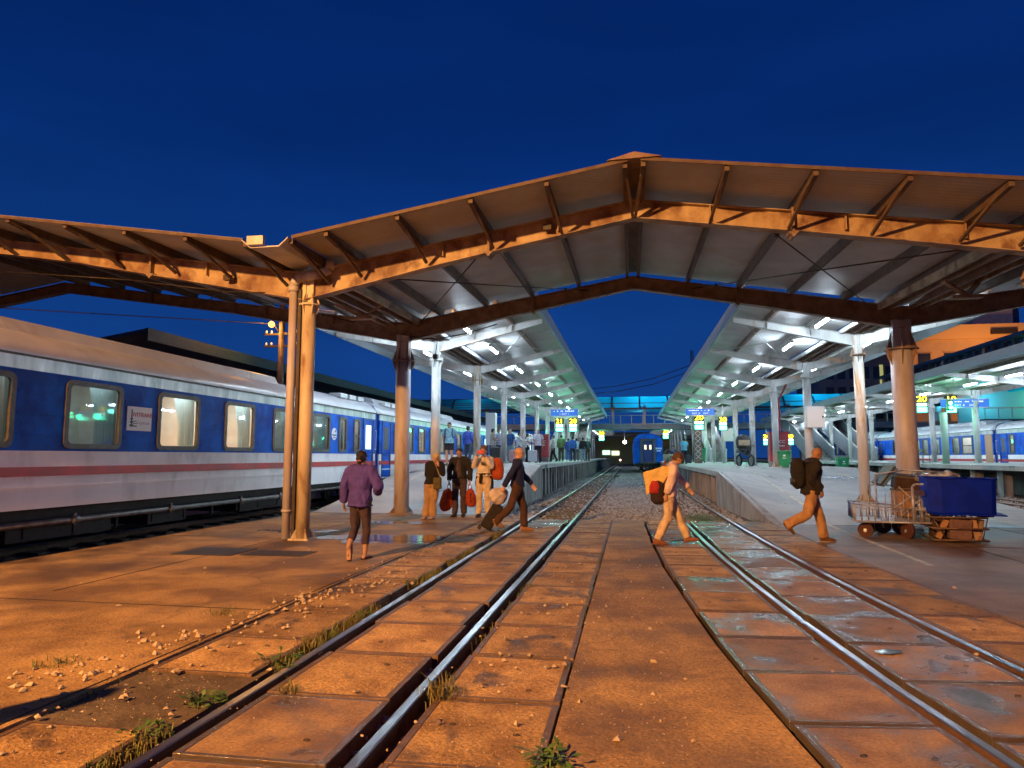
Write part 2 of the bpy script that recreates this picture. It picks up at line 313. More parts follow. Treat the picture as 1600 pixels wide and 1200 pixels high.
# ================================================================== SETTING
g = MB(); g.add([(-600,-300,-.24),(600,-300,-.24),(600,900,-.24),(-600,900,-.24)], [(0,1,2,3)]); struct('ground', g, K['dirt'])
g = MB(); g.box(-3.62, 3.0, 17.3, 130, -.3, -.13); struct('ballast_bed', g, K['ballast'])
g = MB(); g.box(10.7, 14.4, 10, 130, -.35, -.10); g.box(21.2, 30, 10, 130, -.35, -.10); struct('ballast_bed', g, K['ballast'])
g = MB(); g.box(-14, -8.9, -12, 130, -.35, -.14); struct('ballast_bed', g, K['ballast'])

def plate(name, poly, z1, z0, m):
    g = MB(); g.prism(poly, 'z', z0, z1); return struct(name, g, m)
LE = [(y, -8.80+(.35 if y > 14 else 0)*min(1, (y-14)/4)) for y in (-12, 8, 12, 14, 16, 17.7)]
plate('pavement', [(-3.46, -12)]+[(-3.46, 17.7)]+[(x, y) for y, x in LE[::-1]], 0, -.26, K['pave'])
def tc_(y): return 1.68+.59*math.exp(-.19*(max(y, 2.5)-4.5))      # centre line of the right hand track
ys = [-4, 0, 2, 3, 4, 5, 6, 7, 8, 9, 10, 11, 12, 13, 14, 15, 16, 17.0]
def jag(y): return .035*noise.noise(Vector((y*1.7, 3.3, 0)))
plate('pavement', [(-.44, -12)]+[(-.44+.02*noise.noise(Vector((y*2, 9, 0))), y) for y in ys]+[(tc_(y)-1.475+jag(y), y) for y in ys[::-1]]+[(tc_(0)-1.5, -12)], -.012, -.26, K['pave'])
plate('pavement', [(10.6, -12), (10.6, 16.4), (3.15, 16.4)]+[(tc_(y)+1.42, y) for y in ys[::-1][1:]]+[(tc_(0)+1.42, -12)], 0, -.26, K['pave_r'])

# ---- platforms with their ramps
def sstep(t): t = max(0, min(1, t)); return t
def ramp_mesh(name, xs, ysv, zf, m, edge=.16):
    g = MB(); nx, ny = len(xs), len(ysv)
    vs = [(x if not callable(x) else x(y), y, zf(x if not callable(x) else x(y), y)) for y in ysv for x in xs]
    fs = [(j*nx+i, j*nx+i+1, (j+1)*nx+i+1, (j+1)*nx+i) for j in range(ny-1) for i in range(nx-1)]
    vb = [(x, y, -.3 if z < .3 else z-edge) for x, y, z in vs]
    N = len(vs); fb = [tuple(N+i for i in f[::-1]) for f in fs]; sd = []
    for j in range(ny-1):
        for i, flip in ((0, 1), (nx-1, 0)):
            q = (j*nx+i, (j+1)*nx+i, N+(j+1)*nx+i, N+j*nx+i); sd.append(q if flip else q[::-1])
    for i in range(nx-1):
        sd.append((i, i+1, N+i+1, N+i)[::-1]); k = (ny-1)*nx; sd.append((k+i, k+i+1, N+k+i+1, N+k+i))
    g.add(vs+vb, fs+fb+sd); return struct(name, g, m)
HL, HR = 1.17, 1.0
zl = lambda x, y: HL*sstep((y-17.7)/9.1) if y < 26.8 else HL
yl = [17.7, 18.5, 20, 22, 24, 26, 26.8, 27.5, 35, 50, 80, 125]
ramp_mesh('platform', [-8.45, -7.6, -6, -4.6, -3.45], yl, zl, K['plat'])
def zr(x, y):
    t = sstep((x-3)/3.5); Lr = 7.3+t*8.5; y0 = 16.4+t*1.2
    return HR*sstep((y-y0)/Lr)
yr = [16.4, 17, 18, 19, 20, 21.3, 22.5, 23.7, 25, 27, 30, 33.4, 36, 45, 60, 80, 125]
ramp_mesh('platform', [lambda y: 3.15-.35*sstep((y-16.4)/7), 3.9, 4.7, 5.6, 6.6, 8, 9.9], yr, zr, K['plat'])
def platform_wall(name, x, y0, y1, z1, flip, m):
    g = MB(); g.box(x-.06, x+.06, y0, y1, -.3, z1)
    y = y0+.3; d = -1 if flip else 1; k = 0
    while y < y1-.2:
        w = .11 if k % 3 else .3
        g.box(min(x+d*.06, x+d*.16), max(x+d*.06, x+d*.16), y, y+w, -.28, z1-.002*(k % 2)); y += 1.0+.25*((k*37) % 5)/5; k += 1
    return struct(name, g, m)
platform_wall('platform_wall', -3.72, 26.9, 125, HL-.165, False, K['platwall'])
platform_wall('platform_wall', -8.2, 26.9, 125, HL-.165, True, K['platwall'])
platform_wall('platform_wall', 3.05, 23.9, 125, HR-.165, True, K['platwall'])
platform_wall('platform_wall', 9.6, 33.5, 125, HR-.165, False, K['platwall'])
# solid wing walls beside the ramps
g = MB()
for x, sgn in ((-3.50, 1), (-8.40, -1)):
    g.prism([(17.9, -.3), (26.9, -.3), (26.9, HL-.01), (17.9, .012)], 'x', x-.07*sgn, x+.09*sgn)
struct('ramp_wall', g, K['platwall'])
g = MB(); g.add([(3.10,16.5,-.3),(2.76,23.9,-.3),(2.76,23.9,HR-.012),(3.10,16.5,.01),(3.3,16.5,-.3),(2.98,23.9,-.3),(2.98,23.9,HR-.012),(3.3,16.5,.01)],
    [(0,3,2,1),(4,5,6,7),(0,1,5,4),(3,7,6,2),(0,4,7,3),(1,2,6,5)]); struct('ramp_wall', g, K['platwall'])
g = MB(); g.prism([(16.5, -.3), (33.5, -.3), (33.5, HR-.02), (18, .0)], 'x', 9.88, 9.96); struct('ramp_wall', g, K['platwall'])
# second platform on the right: slab on piers
g = MB(); g.box(14.3, 21.2, 19, 125, .95, 1.13); struct('platform', g, K['plat'])
g = MB()
for i in range(46):
    y = 19.6+i*2.3; g.box(14.75, 15.1, y, y+.45, -.25, .95); g.box(15.1, 20.4, y+.05, y+.4, .72, .949)
g.box(17.2, 17.5, 19.5, 124, -.25, .90); struct('platform_pier', g, K['platwall'])

# ---- painted lines
def strip(name, pts, w, z, m):
    g = MB()
    for (a, b) in zip(pts, pts[1:]):
        A = Vector(a); B = Vector(b); d = (B-A); d.z = 0; n = Vector((-d.y, d.x, 0)).normalized()*w/2
        g.add([A-n+Vector((0,0,z)), A+n+Vector((0,0,z)), B+n+Vector((0,0,z)), B-n+Vector((0,0,z))], [(0,3,2,1)])
    return struct(name, g, m)
zz = lambda x, y: (x, y, max(0, zr(x, y)))
strip('painted_line', [zz(4.45-.0*y, y) for y in (36, 30, 27, 24, 22, 20)]+[zz(4.4, 18), zz(4.25, 16.4), (4.15, 14, 0), (4.1, 12, 0), (4.05, 10.6, 0)], .10, .006, K['line'])
strip('painted_line', [zz(8.3, y) for y in (36, 30, 26, 22, 18, 16.4)]+[(8.2, 14.5, 0)], .10, .006, K['line'])
zq = lambda x, y: (x, y, max(0, zl(x, y)))
strip('painted_line', [zq(-7.5, y) for y in (60, 27, 24, 22, 20, 18)], .09, .006, K['line'])
strip('painted_line', [zq(-4.45, y) for y in (60, 27, 24, 22, 20, 18)], .08, .006, K['line'])
g = MB()
for y, x0, x1 in ((17.69, -8.4, -3.5), (16.38, 3.2, 10.4)): g.box(x0, x1, y-.02, y+.02, 0, .004)
for a, b in (((-8.7, 12.2), (-3.5, 12.05)), ((-8.7, 6.6), (-3.5, 6.5)), ((-3.53, -4), (-3.5, 17)), ((-6.4, 7), (-6.3, 17.5)), ((5.2, 2), (5.6, 16)), ((7.4, 2), (7.5, 16.3)), ((3.3, 12.8), (10.5, 12.9))):
    g.beam((*a, .0015), (*b, .0015), .014, .004)
struct('pavement_joint', g, K['under'])
g = MB(); g.box(-7.0, -6.0, 9.85, 10.65, 0, .012); g.box(-5.9, -4.9, 9.95, 10.5, 0, .009)
tag(g.build('drain_cover', K['iron']), 'dark sunken steel drain cover in the brown pavement before the left column', 'drain cover')

# ---- rails
def rail(pts, label, group):
    prof = [(-.055,-.15),(.055,-.15),(.055,-.135),(.012,-.115),(.012,-.04),(.034,-.03),(.034,-.002),(.026,.004),(-.026,.004),(-.034,-.002),(-.034,-.03),(-.012,-.04),(-.012,-.115),(-.055,-.135)]
    n = len(prof); g = MB(); vs = []; fs = []; mi = []
    for j, (x, y) in enumerate(pts):
        for (px, pz) in prof: vs.append((x+px, y, pz))
    for j in range(len(pts)-1):
        for k in range(n):
            f = (j*n+k, j*n+(k+1) % n, (j+1)*n+(k+1) % n, (j+1)*n+k)
            g.f.append(f); g.m.append(1 if k in (6, 7, 8) else 0); g.sm.append(False)
    g.v = vs; g.f.append(list(range(n))); g.m.append(0); g.sm.append(False)
    o = g.build('rail', [K['railweb'], K['railhead']]); tag(o, label, 'rail', group); return o
far = [-6, 1, 3, 5, 7, 9, 11, 13, 15, 17, 20, 24, 28, 34, 45, 70, 125]
rail([(-2.43, y) for y in (-6, 17, 50, 125)], 'left rail of the straight track left of centre', 'rails of the crossing tracks')
rail([(-1.365, y) for y in (-6, 17, 50, 125)], 'right rail of the straight track left of centre, shining green far off', 'rails of the crossing tracks')
rail([(tc_(y)-.53, y) for y in far], 'left rail of the curving track right of centre', 'rails of the crossing tracks')
rail([(tc_(y)+.53, y) for y in far], 'right rail of the curving track right of centre', 'rails of the crossing tracks')
rail([(-10.12, y) for y in (-6, 125)], 'near rail under the long train on the left', 'rails of the outer tracks')
rail([(-11.18, y) for y in (-6, 125)], 'far rail under the long train on the left', 'rails of the outer tracks')
rail([(11.9, y) for y in (8, 125)], 'empty rail in the ballast beside the right platform ramp', 'rails of the outer tracks')
rail([(12.96, y) for y in (8, 125)], 'second empty rail in the ballast below the piers of the far platform', 'rails of the outer tracks')
rail([(22.4, y) for y in (20, 125)], 'near rail under the train at the right edge', 'rails of the outer tracks')
rail([(23.46, y) for y in (20, 125)], 'far rail under the train at the right edge', 'rails of the outer tracks')

# ---- sleepers beyond the crossing
g = MB(); g.box(-.95, .95, -.11, .11, -.13, -.045); sl0 = g.build('sleeper', K['sleeper'], bevel=.01)
sl0.location = (-1.9, 17.55, -.03); tag(sl0, 'old sleeper under the straight track beyond the crossing', 'sleeper', 'sleepers of the straight track')
for i in range(1, 70):
    c = sl0.copy(); COL.objects.link(c); c.location = (-1.9+random.uniform(-.04, .04), 17.55+i*.62, -.03+random.uniform(-.012, .006)); c.rotation_euler = (0, 0, random.uniform(-.02, .02))
for i in range(0, 50):
    c = sl0.copy(); COL.objects.link(c); y = 17.6+i*.62; c.location = (tc_(y)+random.uniform(-.04, .04), y, -.055); c.rotation_euler = (0, 0, random.uniform(-.02, .02))
    tag(c, 'old sleeper half sunk in stones under the right hand track', 'sleeper', 'sleepers of the right hand track')
for i in range(0, 26):
    c = sl0.copy(); COL.objects.link(c); c.location = (-10.65, 4.5+i*.65, -.05); tag(c, 'dark sleeper under the long train on the left', 'sleeper', 'sleepers under the left train')
for i in range(0, 18):
    c = sl0.copy(); COL.objects.link(c); c.location = (12.43, 13+i*.65, -.05); tag(c, 'sleeper of the empty track right of the ramp', 'sleeper', 'sleepers of the empty track')

# ---- crossing slabs
def make_slab(w, l, sm, em, label, group, seed):
    rnd = random.Random(seed); root = empty('crossing_slab'); tag(root, label, 'concrete slab', group)
    t = .045; g = MB(); g.box(-w/2+t, w/2-t, -l/2+t*.7, l/2-t*.7, -.15, -.004); g.build('concrete_panel', sm, root)
    g = MB()
    g.box(-w/2, -w/2+t, -l/2, l/2, -.15, 0); g.box(w/2-t, w/2, -l/2, l/2, -.15, 0)
    g.box(-w/2+t, w/2-t, -l/2, -l/2+t*.7, -.15, -.001); g.box(-w/2+t, w/2-t, l/2-t*.7, l/2, -.15, -.001)
    g.build('steel_edge', em, root, bevel=.004)
    for sx in (-1, 1):
        if rnd.random() < .3: continue
        g = MB(); x = sx*w*.22+rnd.uniform(-.05, .05); y = rnd.uniform(-.3, .3)*l
        g.ball((x, y, -.006), (.022, .012, .003), 8); g.path([(x-.018, y, -.006), (x-.014, y, .006), (x+.014, y, .006), (x+.018, y, -.006)], .003, 5)
        g.build('lifting_loop', K['iron'], root)
    return root
PITCH = .962
def row(xf, w, y0, n, wet, label, group, skip=(), zoff=0.0, rot=None, jit=1.0):
    protos = []
    for k in range(n):
        if k in skip: continue
        y = y0+k*PITCH; isw = wet(k)
        o = make_slab(w, PITCH-.034, K['slabwet'] if isw else K['slab'], K['edgewet'] if isw else K['edge'], label(k), group, k+int(w*1000)+int(y0*7))
        # every panel takes its pattern from its own place
        for ch in o.children:
            if ch.name.startswith('concrete_panel'):
                me = ch.data
        dx = .02*jit*random.uniform(-1, 1); dz = random.uniform(-.006, .003)
        o.location = (xf(y)+dx, y, zoff+dz)
        a = math.atan((xf(y+.5)-xf(y-.5))); o.rotation_euler = (random.uniform(-.006, .006), random.uniform(-.006, .006), -a+random.uniform(-.008, .008)*jit)
Y0 = 1.9
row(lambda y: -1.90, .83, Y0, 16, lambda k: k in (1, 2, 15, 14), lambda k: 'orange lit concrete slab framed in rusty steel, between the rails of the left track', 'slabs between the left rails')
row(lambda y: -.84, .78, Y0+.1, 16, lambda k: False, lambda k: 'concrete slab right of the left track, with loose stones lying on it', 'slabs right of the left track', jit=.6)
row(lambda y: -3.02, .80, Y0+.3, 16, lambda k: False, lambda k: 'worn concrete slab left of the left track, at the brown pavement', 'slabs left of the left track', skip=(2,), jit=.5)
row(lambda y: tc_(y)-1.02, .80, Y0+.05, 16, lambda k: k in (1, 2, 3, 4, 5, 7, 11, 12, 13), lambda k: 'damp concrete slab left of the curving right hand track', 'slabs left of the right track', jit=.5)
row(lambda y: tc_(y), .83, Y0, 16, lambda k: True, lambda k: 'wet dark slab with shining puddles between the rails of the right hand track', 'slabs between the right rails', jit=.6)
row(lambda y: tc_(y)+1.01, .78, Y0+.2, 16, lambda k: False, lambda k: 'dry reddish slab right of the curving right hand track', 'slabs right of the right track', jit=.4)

# ---- puddles
def puddle(cx, cy, z, rx, ry, seed, rot=0):
    g = MB(); n = 40; vs = []
    for i in range(n):
        t = 2*math.pi*i/n; r = 1+.38*noise.noise(Vector((math.cos(t)*1.4+seed, math.sin(t)*1.4, seed*.7)))
        x = rx*r*math.cos(t); y = ry*r*math.sin(t); vs.append((cx+x*math.cos(rot)-y*math.sin(rot), cy+x*math.sin(rot)+y*math.cos(rot), z))
    g.add(vs, [tuple(range(n))]); struct('puddle', g, K['water'])
K['water'] = mat('puddle_water', (.045, .045, .05), .05, spec=.8, bump=.04, bscale=5)
puddle(tc_(5.9)-.20, 5.95, .003, .10, .07, 4, .4)
puddle(-9.3, 15.6, -.135, .35, 1.3, 12, 0)

# ---- loose ballast, pebbles, weeds: uncountable
def stones(name, n, place, size, m, seed):
    rnd = random.Random(seed); g = MB(); V = g.v; Fc = g.f
    for i in range(n):
        x, y, z = place(rnd); s = rnd.uniform(*size)*(1+max(0, y-25)*.02)
        ax = [rnd.uniform(.6, 1.3)*s for _ in range(3)]; q = rnd.uniform(0, 6.28); c, sn = math.cos(q), math.sin(q); o = len(V)
        for (a, b, d) in ((1,0,0),(.2,1,0),(-1,.1,0),(0,-1,.1),(.3,.2,.7),(-.4,-.1,.75),(0,0,-.6)):
            a = a*ax[0]+rnd.uniform(-.25, .25)*s; b = b*ax[1]+rnd.uniform(-.25, .25)*s
            V.append((x+a*c-b*sn, y+a*sn+b*c, z+d*ax[2]))
        for f in ((0,1,4),(1,5,4),(1,2,5),(2,3,5),(3,4,5),(3,0,4),(1,0,6),(2,1,6),(3,2,6),(0,3,6)): Fc.append([o+i_ for i_ in f]); g.m.append(0); g.sm.append(False)
    return tag(g.build(name, m), kind='stuff')
def pl_b(r):
    y = 17.1+36*(r.random()**1.9); x = r.uniform(-3.6, 2.75)
    if abs(x+1.9) < .5 and r.random() < .72: x = r.choice((-3.0, -.6, .4))+r.uniform(-.5, .5)
    return x, y, -.125+.05*r.random()+(.03 if abs(x) < 1 else 0)
stones('ballast_stones', 13000, pl_b, (.022, .05), K['stone'], 1)
stones('ballast_stones', 2500, lambda r: (r.uniform(10.8, 14.3), 13+22*r.random(), -.09+.03*r.random()), (.03, .06), K['stone'], 2)
def pl_p(r):
    q = r.random()
    if q < .42:
        y = 3.2+12*r.random()**1.2; return -3.15+r.gauss(0, .28), y, .004
    if q < .62: y = 3.3+9*r.random(); return -.84+r.gauss(0, .28), y, .003
    if q < .80: return -.1+r.gauss(0, .35), 3.3+11*r.random(), -.008
    return r.uniform(-7, 5), 3+10*r.random(), .003
o = g = MB(); g.box(-3.44, -2.56, 3.5, 4.95, -.2, -.022); struct('dirt_patch', g, K['dirt'])
o = stones('loose_stones', 420, pl_p, (.004, .026), K['pebble'], 3)
def pl_c(r):
    c = r.choice(((-3.75, 5.3), (-3.3, 7.1), (-3.45, 6.3), (-3.9, 4.4), (-3.0, 8.0))); return c[0]+r.gauss(0, .18), c[1]+r.gauss(0, .28), .006
stones('loose_stones', 190, pl_c, (.008, .034), K['pebble'], 4)
stones('grit', 2600, lambda r: ((-3.1+r.gauss(0, .5)) if r.random() < .6 else r.uniform(-1.2, .3), 3.0+11*r.random()**1.3, -.004), (.002, .007), K['pebble'], 9)
def pl_g(r):
    x = r.choice((-2.53, -1.49, -1.25, -2.31)); return x+r.gauss(0, .02), 2.5+14*r.random(), -.10+.03*r.random()
stones('flangeway_stones', 700, pl_g, (.015, .035), K['pebble'], 5)
K['leaf'] = mat('weed_leaf', (.10, .14, .035), .7, col2=(.20, .17, .06), nscale=6); K['leafg'] = mat('fresh_leaf', (.045, .11, .02), .6, col2=(.08, .15, .03), nscale=5)
def weed(name, cx, cy, z, r, n, h, m, seed, broad=False, ry=None):
    rnd = random.Random(seed); g = MB(); ry = ry or r
    for i in range(n):
        x = cx+rnd.gauss(0, r*.5); y = cy+rnd.gauss(0, ry*.5); a = rnd.uniform(0, 6.28); hh = h*rnd.uniform(.4, 1.1); w = (.006 if not broad else .013)*rnd.uniform(.7, 1.4); lean = rnd.uniform(.3, 1.2)*hh
        d = Vector((math.cos(a), math.sin(a), 0)); s_ = Vector((-d.y, d.x, 0))*w; b = Vector((x, y, z))
        p1 = b+d*lean*.35+Vector((0, 0, hh*.7)); p2 = b+d*lean+Vector((0, 0, hh*rnd.uniform(.5, 1)))
        if broad: g.add([b, p1-s_*.2, p1+s_*.2, p1+(p2-p1)*.5-s_, p1+(p2-p1)*.5+s_+Vector((0,0,.004)), p2], [(0, 1, 2), (1, 3, 4, 2), (3, 5, 4)])
        else: g.add([b-s_*.5, b+s_*.5, p1+s_*.5, p1-s_*.5, p2], [(0, 1, 2, 3), (3, 2, 4)])
    return g.build(name, m)
wl = ((-2.62, 4.1, .13, 90, .05, 1), (-2.6, 4.9, .14, 60, .06, 1), (-2.62, 5.5, .10, 60, .05, 0), (-2.66, 3.6, .12, 60, .05, 1), (-4.15, 4.6, .16, 110, .07, 0), (-3.85, 6.3, .15, 90, .07, 0), (-2.63, 8.2, .16, 120, .08, 0), (-2.62, 9.9, .14, 90, .07, 0), (-1.22, 4.45, .09, 110, .12, 0), (-1.2, 8.2, .05, 50, .06, 0), (-.42, 3.55, .10, 80, .09, 1), (-2.2, 4.35, .07, 60, .07, 0), (-3.3, 10.8, .14, 60, .05, 0), (-5.2, 3.9, .12, 60, .08, 0))
wn = ('between slab and left rail, lowest in the picture', 'beside the left rail, second up from the bottom', 'beside the left rail where the slab is missing', 'at the lower left end of the left rail', 'on the pavement by the heap of stones', 'on the pavement left of the pale stones', 'half way along the left rail', 'near the far end of the slabs along the left rail', 'yellowish, leaning over the inner rail of the left track', 'thin, between rail and slab in the middle distance', 'dark, at the bottom edge of the centre strip', 'inside the left rail on the slab edge', 'sparse, by the hollow in the left pavement', 'thin, at the lower left of the pavement')
for i, (x, y, r, n, h, br) in enumerate(wl):
    tag(weed('weed_clump', x, y, -.05, r, n, h+.05, K['leafg'] if br else K['leaf'], 40+i, bool(br)), 'clump of weeds '+wn[i], 'weed', 'weeds growing at the crossing')
tag(weed('ground_cover', tc_(18)+.0, 18.2, -.10, .62, 900, .12, K['leafg'], 77, True, 1.3), kind='stuff')
tag(weed('ground_cover', -1.9, 18.8, -.11, .5, 260, .10, K['leaf'], 78, True, 1.6), kind='stuff')
tag(weed('ground_cover', 2.95, 17.4, -.10, .3, 160, .10, K['leafg'], 79, True, .8), kind='stuff')

def grass_strip(name, xs, y0, y1, n, h, seed):
    rnd = random.Random(seed); g = MB()
    for i in range(n):
        y = rnd.uniform(y0, y1); x0 = rnd.choice(xs)
        if noise.noise(Vector((x0*3, y*1.3, seed))) < .10: continue
        b = Vector((x0+rnd.gauss(0, .025), y, -.07)); a = rnd.uniform(0, 6.28); hh = h*rnd.uniform(.4, 1.2); d = Vector((math.cos(a), math.sin(a), 0)); s_ = Vector((-d.y, d.x, 0))*.003
        p1 = b+d*hh*.25+Vector((0, 0, hh*.7+.04)); p2 = b+d*hh*.8+Vector((0, 0, hh*rnd.uniform(.6, 1)+.03)); g.add([b-s_, b+s_, p1+s_, p1-s_, p2], [(0, 1, 2, 3), (3, 2, 4)])
    return tag(g.build(name, K['leaf']), kind='stuff')
grass_strip('grass', (-2.56, -2.53, -2.6), 3.0, 14, 2600, .085, 5); grass_strip('grass', (-1.23, -.455, -3.45), 3.0, 12, 900, .06, 6)

# ================================================================== STATION CANOPIES
def collar(g, x, y, z, r, h=.3, mi=0):
    g.tube((x, y, z-.015), (x, y, z+.015), r*1.55, n=12, mi=mi, smooth=False)
    for k in range(6):
        a = k*math.pi/3+.26; c, s = math.cos(a), math.sin(a); t = .008
        for sg in (-1, 1):
            p = [(r*.9, 0), (r*1.5, 0), (r*1.45, .06*sg), (r*.95, h*sg)]
            vs = [(x+c*q+s*tt, y+s*q-c*tt, z+zz_) for tt in (-t, t) for q, zz_ in p]
            g.add(vs, [(0,1,2,3),(7,6,5,4),(0,4,5,1),(1,5,6,2),(2,6,7,3),(3,7,4,0)], mi)
def column(parent, x, y, z0, z1, r, m, ztop, mc=None, flare=True, split=True):
    """steel column: shaft, bolted collar, base plate with gussets, flat upper webs"""
    g = MB(); g.tube((x, y, z0+.03), (x, y, z1), r, r, 20); o = g.build('column', m, parent)
    g = MB(); collar(g, x, y, z1, r, r*1.7); g.build('collar', mc or m, o)
    g = MB(); g.box(x-r*.85, x-r*.35, y-r*.6, y+r*.6, z1+.015, ztop); g.box(x+r*.35, x+r*.85, y-r*.6, y+r*.6, z1+.015, ztop); g.box(x-r*.35, x+r*.35, y-r*.4, y+r*.4, z1+.015, ztop); g.build('column_head', m, o)
    g = MB(); g.box(x-r*1.5, x+r*1.5, y-r*1.5, y+r*1.5, z0, z0+.03)
    for k in range(4):
        a = k*math.pi/2+.78; c, s = math.cos(a), math.sin(a); t = .012; p = [(r*.8, .03), (r*1.65, .03), (r*1.6, .06), (r*.95, .20)]
        vs = [(x+c*q+s*tt, y+s*q-c*tt, z0+zz_) for tt in (-t, t) for q, zz_ in p]
        g.add(vs, [(0,1,2,3),(7,6,5,4),(0,4,5,1),(1,5,6,2),(2,6,7,3),(3,7,4,0)])
    g.build('base_plate', mc or m, o); return o
def igirder(pts, y, w=.2, t=.014, mi=0):
    """tapered I girder across X: pts = (x, ztop, zbottom)"""
    g = MB(); n = len(pts)
    top = [(p[0], p[1]) for p in pts]; bot = [(p[0], p[2]) for p in pts]
    for (a, b) in zip(pts, pts[1:]):
        web = [(a[0], a[2]), (b[0], b[2]), (b[0], b[1]), (a[0], a[1])]; g.prism(web, 'y', y-.006, y+.006, mi)
        for z0, z1, s in ((a[1], b[1], 1), (a[2], b[2], -1)):
            fl = [(a[0], z0), (b[0], z1), (b[0], z1+t*s), (a[0], z0+t*s)]; g.prism(fl if s > 0 else fl[::-1], 'y', y-w/2, y+w/2, mi)
    return g
def zp(y): return .026*(y-12)
XC = .13; XL = XC-6.12; XR = XC+6.3
# profile of the front canopy: valley columns at +-6.3 about XC, ridges in the middle and at +-16.6
def roofz(x):   # underside of purlins = top of girder at Y=12
    d = abs(x-XC)*(6.3/6.12 if x < XC else 1)
    if d < 6.3: return 5.94-d*.162
    if x < XC: return 4.92+(d-6.3)*.145 if d < 17.1 else 6.486-(d-17.1)*.15
    if d < 16.8: return 4.92+(d-6.3)*.118
    return 6.16-(d-16.8)*.13
fc = empty('station_canopy', (0, 0, 0), 0, 'wide brown gabled canopy crossing over the tracks, lit orange along its front beam', 'canopy')
YN, YF, YE, YB = 12.0, 17.8, 10.55, 18.05
for Y, m, nm in ((YN, K['steel_r'], 'near'), (YF, K['steel_d'], 'far')):
    xs = [-28, -24, -16.67, -16.5, -11, -6.45, -5.99, -5.5, -3.2, XC, 3.4, 5.9, 6.43, 6.9, 11, 16.8, 17, 22]
    pts = []
    for x in xs:
        zt = roofz(x)+zp(Y); d = min(abs(x-XL), abs(x-XR)); q = max(0, 1-d/4.5); dep = .30+.20*q
        if x > 12: dep = .33
        if x < -7: dep = .27+.02*min(1, (x+12)/5) if x > -12 else .27
        if Y == YN and x > 1: dep = .30+.09*q
        pts.append((x, zt, zt-dep))
    g = igirder(pts, Y, .22)
    for x in (-13.6, -10, -8.0, -3.3, -1.2, 1.4, 3.5, 5.2, 8, 10, 13): 
        zt = roofz(x)+zp(Y); g.box(x-.008, x+.008, Y-.1, Y+.1, zt-.25, zt)
    o = g.build('girder', m, fc)
    g = MB()
    for x in (-9.2, -2.45, 2.7, 9.4):
        g = MB(); zt = roofz(x)+zp(Y); g.box(x-.02, x+.02, Y-.12, Y+.12, zt-.44, zt+.06); g.box(x-.07, x+.07, Y-.115, Y+.115, zt-.39, zt-.355)
        g.add([(x-.09,Y-.125,zt-.35),(x+.09,Y-.125,zt-.35),(x,Y-.125,zt-.44),(x-.09,Y+.125,zt-.35),(x+.09,Y+.125,zt-.35),(x,Y+.125,zt-.44)], [(0,2,1),(3,4,5),(0,1,4,3),(1,2,5,4),(2,0,3,5)]); g.build('splice_plate', K['steel_d'], o)
# purlins
PH = .19
px = [XC+s*(.14+1.235*k) for s in (-1, 1) for k in range(5)]
px += [(XL-d if s < 0 else XR+d) for s in (-1, 1) for d in (.42, 1.55, 2.75, 3.95, 5.15, 6.35, 7.55, 8.75, 9.95)]
px += [XL+.42, XR-.42]
def sk(x, y): return zp(y)+PH
for x in px:
    g = MB(); z0, z1 = roofz(x)+zp(YE), roofz(x)+zp(YB)
    # tapered front end, Z section
    v = []
    for y, h in ((YE+.03, .09), (YE+.5, .15), (YN-.2, PH), (YB-.05, PH)):
        zt = roofz(x)+zp(y)+PH; v += [(x-.035, y, zt-h), (x+.035, y, zt-h), (x+.035, y, zt), (x-.035, y, zt)]
    fs = [(3, 2, 1, 0)]
    for j in range(3):
        for k in range(4): a = j*4; fs.append((a+k, a+(k+1) % 4, a+4+(k+1) % 4, a+4+k))
    fs.append((12, 13, 14, 15)); g.add(v, fs); po = g.build('purlin', K['strut'], fc)
    if abs(x) < 12.5:
        g = MB(); zt = roofz(x)+zp(YE)+PH-.10; side = .12 if x < XC else -.12
        g.beam((x+side*.2, YE+.35, zt), (x+side, YN-.12, roofz(x)+zp(YN)-.30), .045, .045); g.build('strut', K['strut'], po)
# roof sheets, one per slope, laid on the purlins
def slope(x0, x1, ya=YE, yb=YB, m=None, nm='roof_sheet'):
    g = MB(); t = .045; n = max(2, int(abs(x1-x0)/.6)); yn = [ya, (ya+yb)/2-1.2, (ya+yb)/2+1.2, yb]
    xs = [x0+(x1-x0)*i/n for i in range(n+1)]
    for ya_, yb_ in zip(yn, yn[1:]):
        vs = []
        for x in (x0, x1):
            for y in (ya_+.004, yb_-.004): z = roofz(x)+zp(y)+PH+.002; vs += [(x, y, z), (x, y, z+t)]
        # 0:x0ya low 1:high 2:x0yb low 3 4:x1ya 5 6:x1yb 7
        g.add(vs, [(0,2,6,4),(1,5,7,3),(0,4,5,1),(2,3,7,6),(0,1,3,2),(4,6,7,5)])
    o = g.build(nm, m or K['sheet'], fc)
    g = MB()
    for x in (x0, x1): pass
    zA, zB = roofz(x0)+zp(ya)+PH, roofz(x1)+zp(ya)+PH
    g.beam((x0, ya-.012, zA+.01), (x1, ya-.012, zB+.01), .02, .055, up=(0, 0, 1)); g.build('eave_trim', K['strut'], o)
    return o
slope(XC-.10, XL+.45); slope(XC+.10, XC+5.85)
slope(XL-.45, XC-16.75); slope(XC+6.75, XC+16.75)
slope(XC-16.85, XC-27); 
g = MB(); zr_ = roofz(XC)+zp(YE)+PH
g.add([(XC-.42, YE-.06, zr_-.01), (XC, YE-.06, zr_+.10), (XC+.42, YE-.06, zr_-.01), (XC-.42, YB, zr_+.19), (XC, YB, zr_+.30), (XC+.42, YB, zr_+.19)], [(0,1,4,3),(1,2,5,4),(0,2,1),(3,4,5),(0,3,5,2)]); g.build('ridge_cap', K['steel_d'], fc)
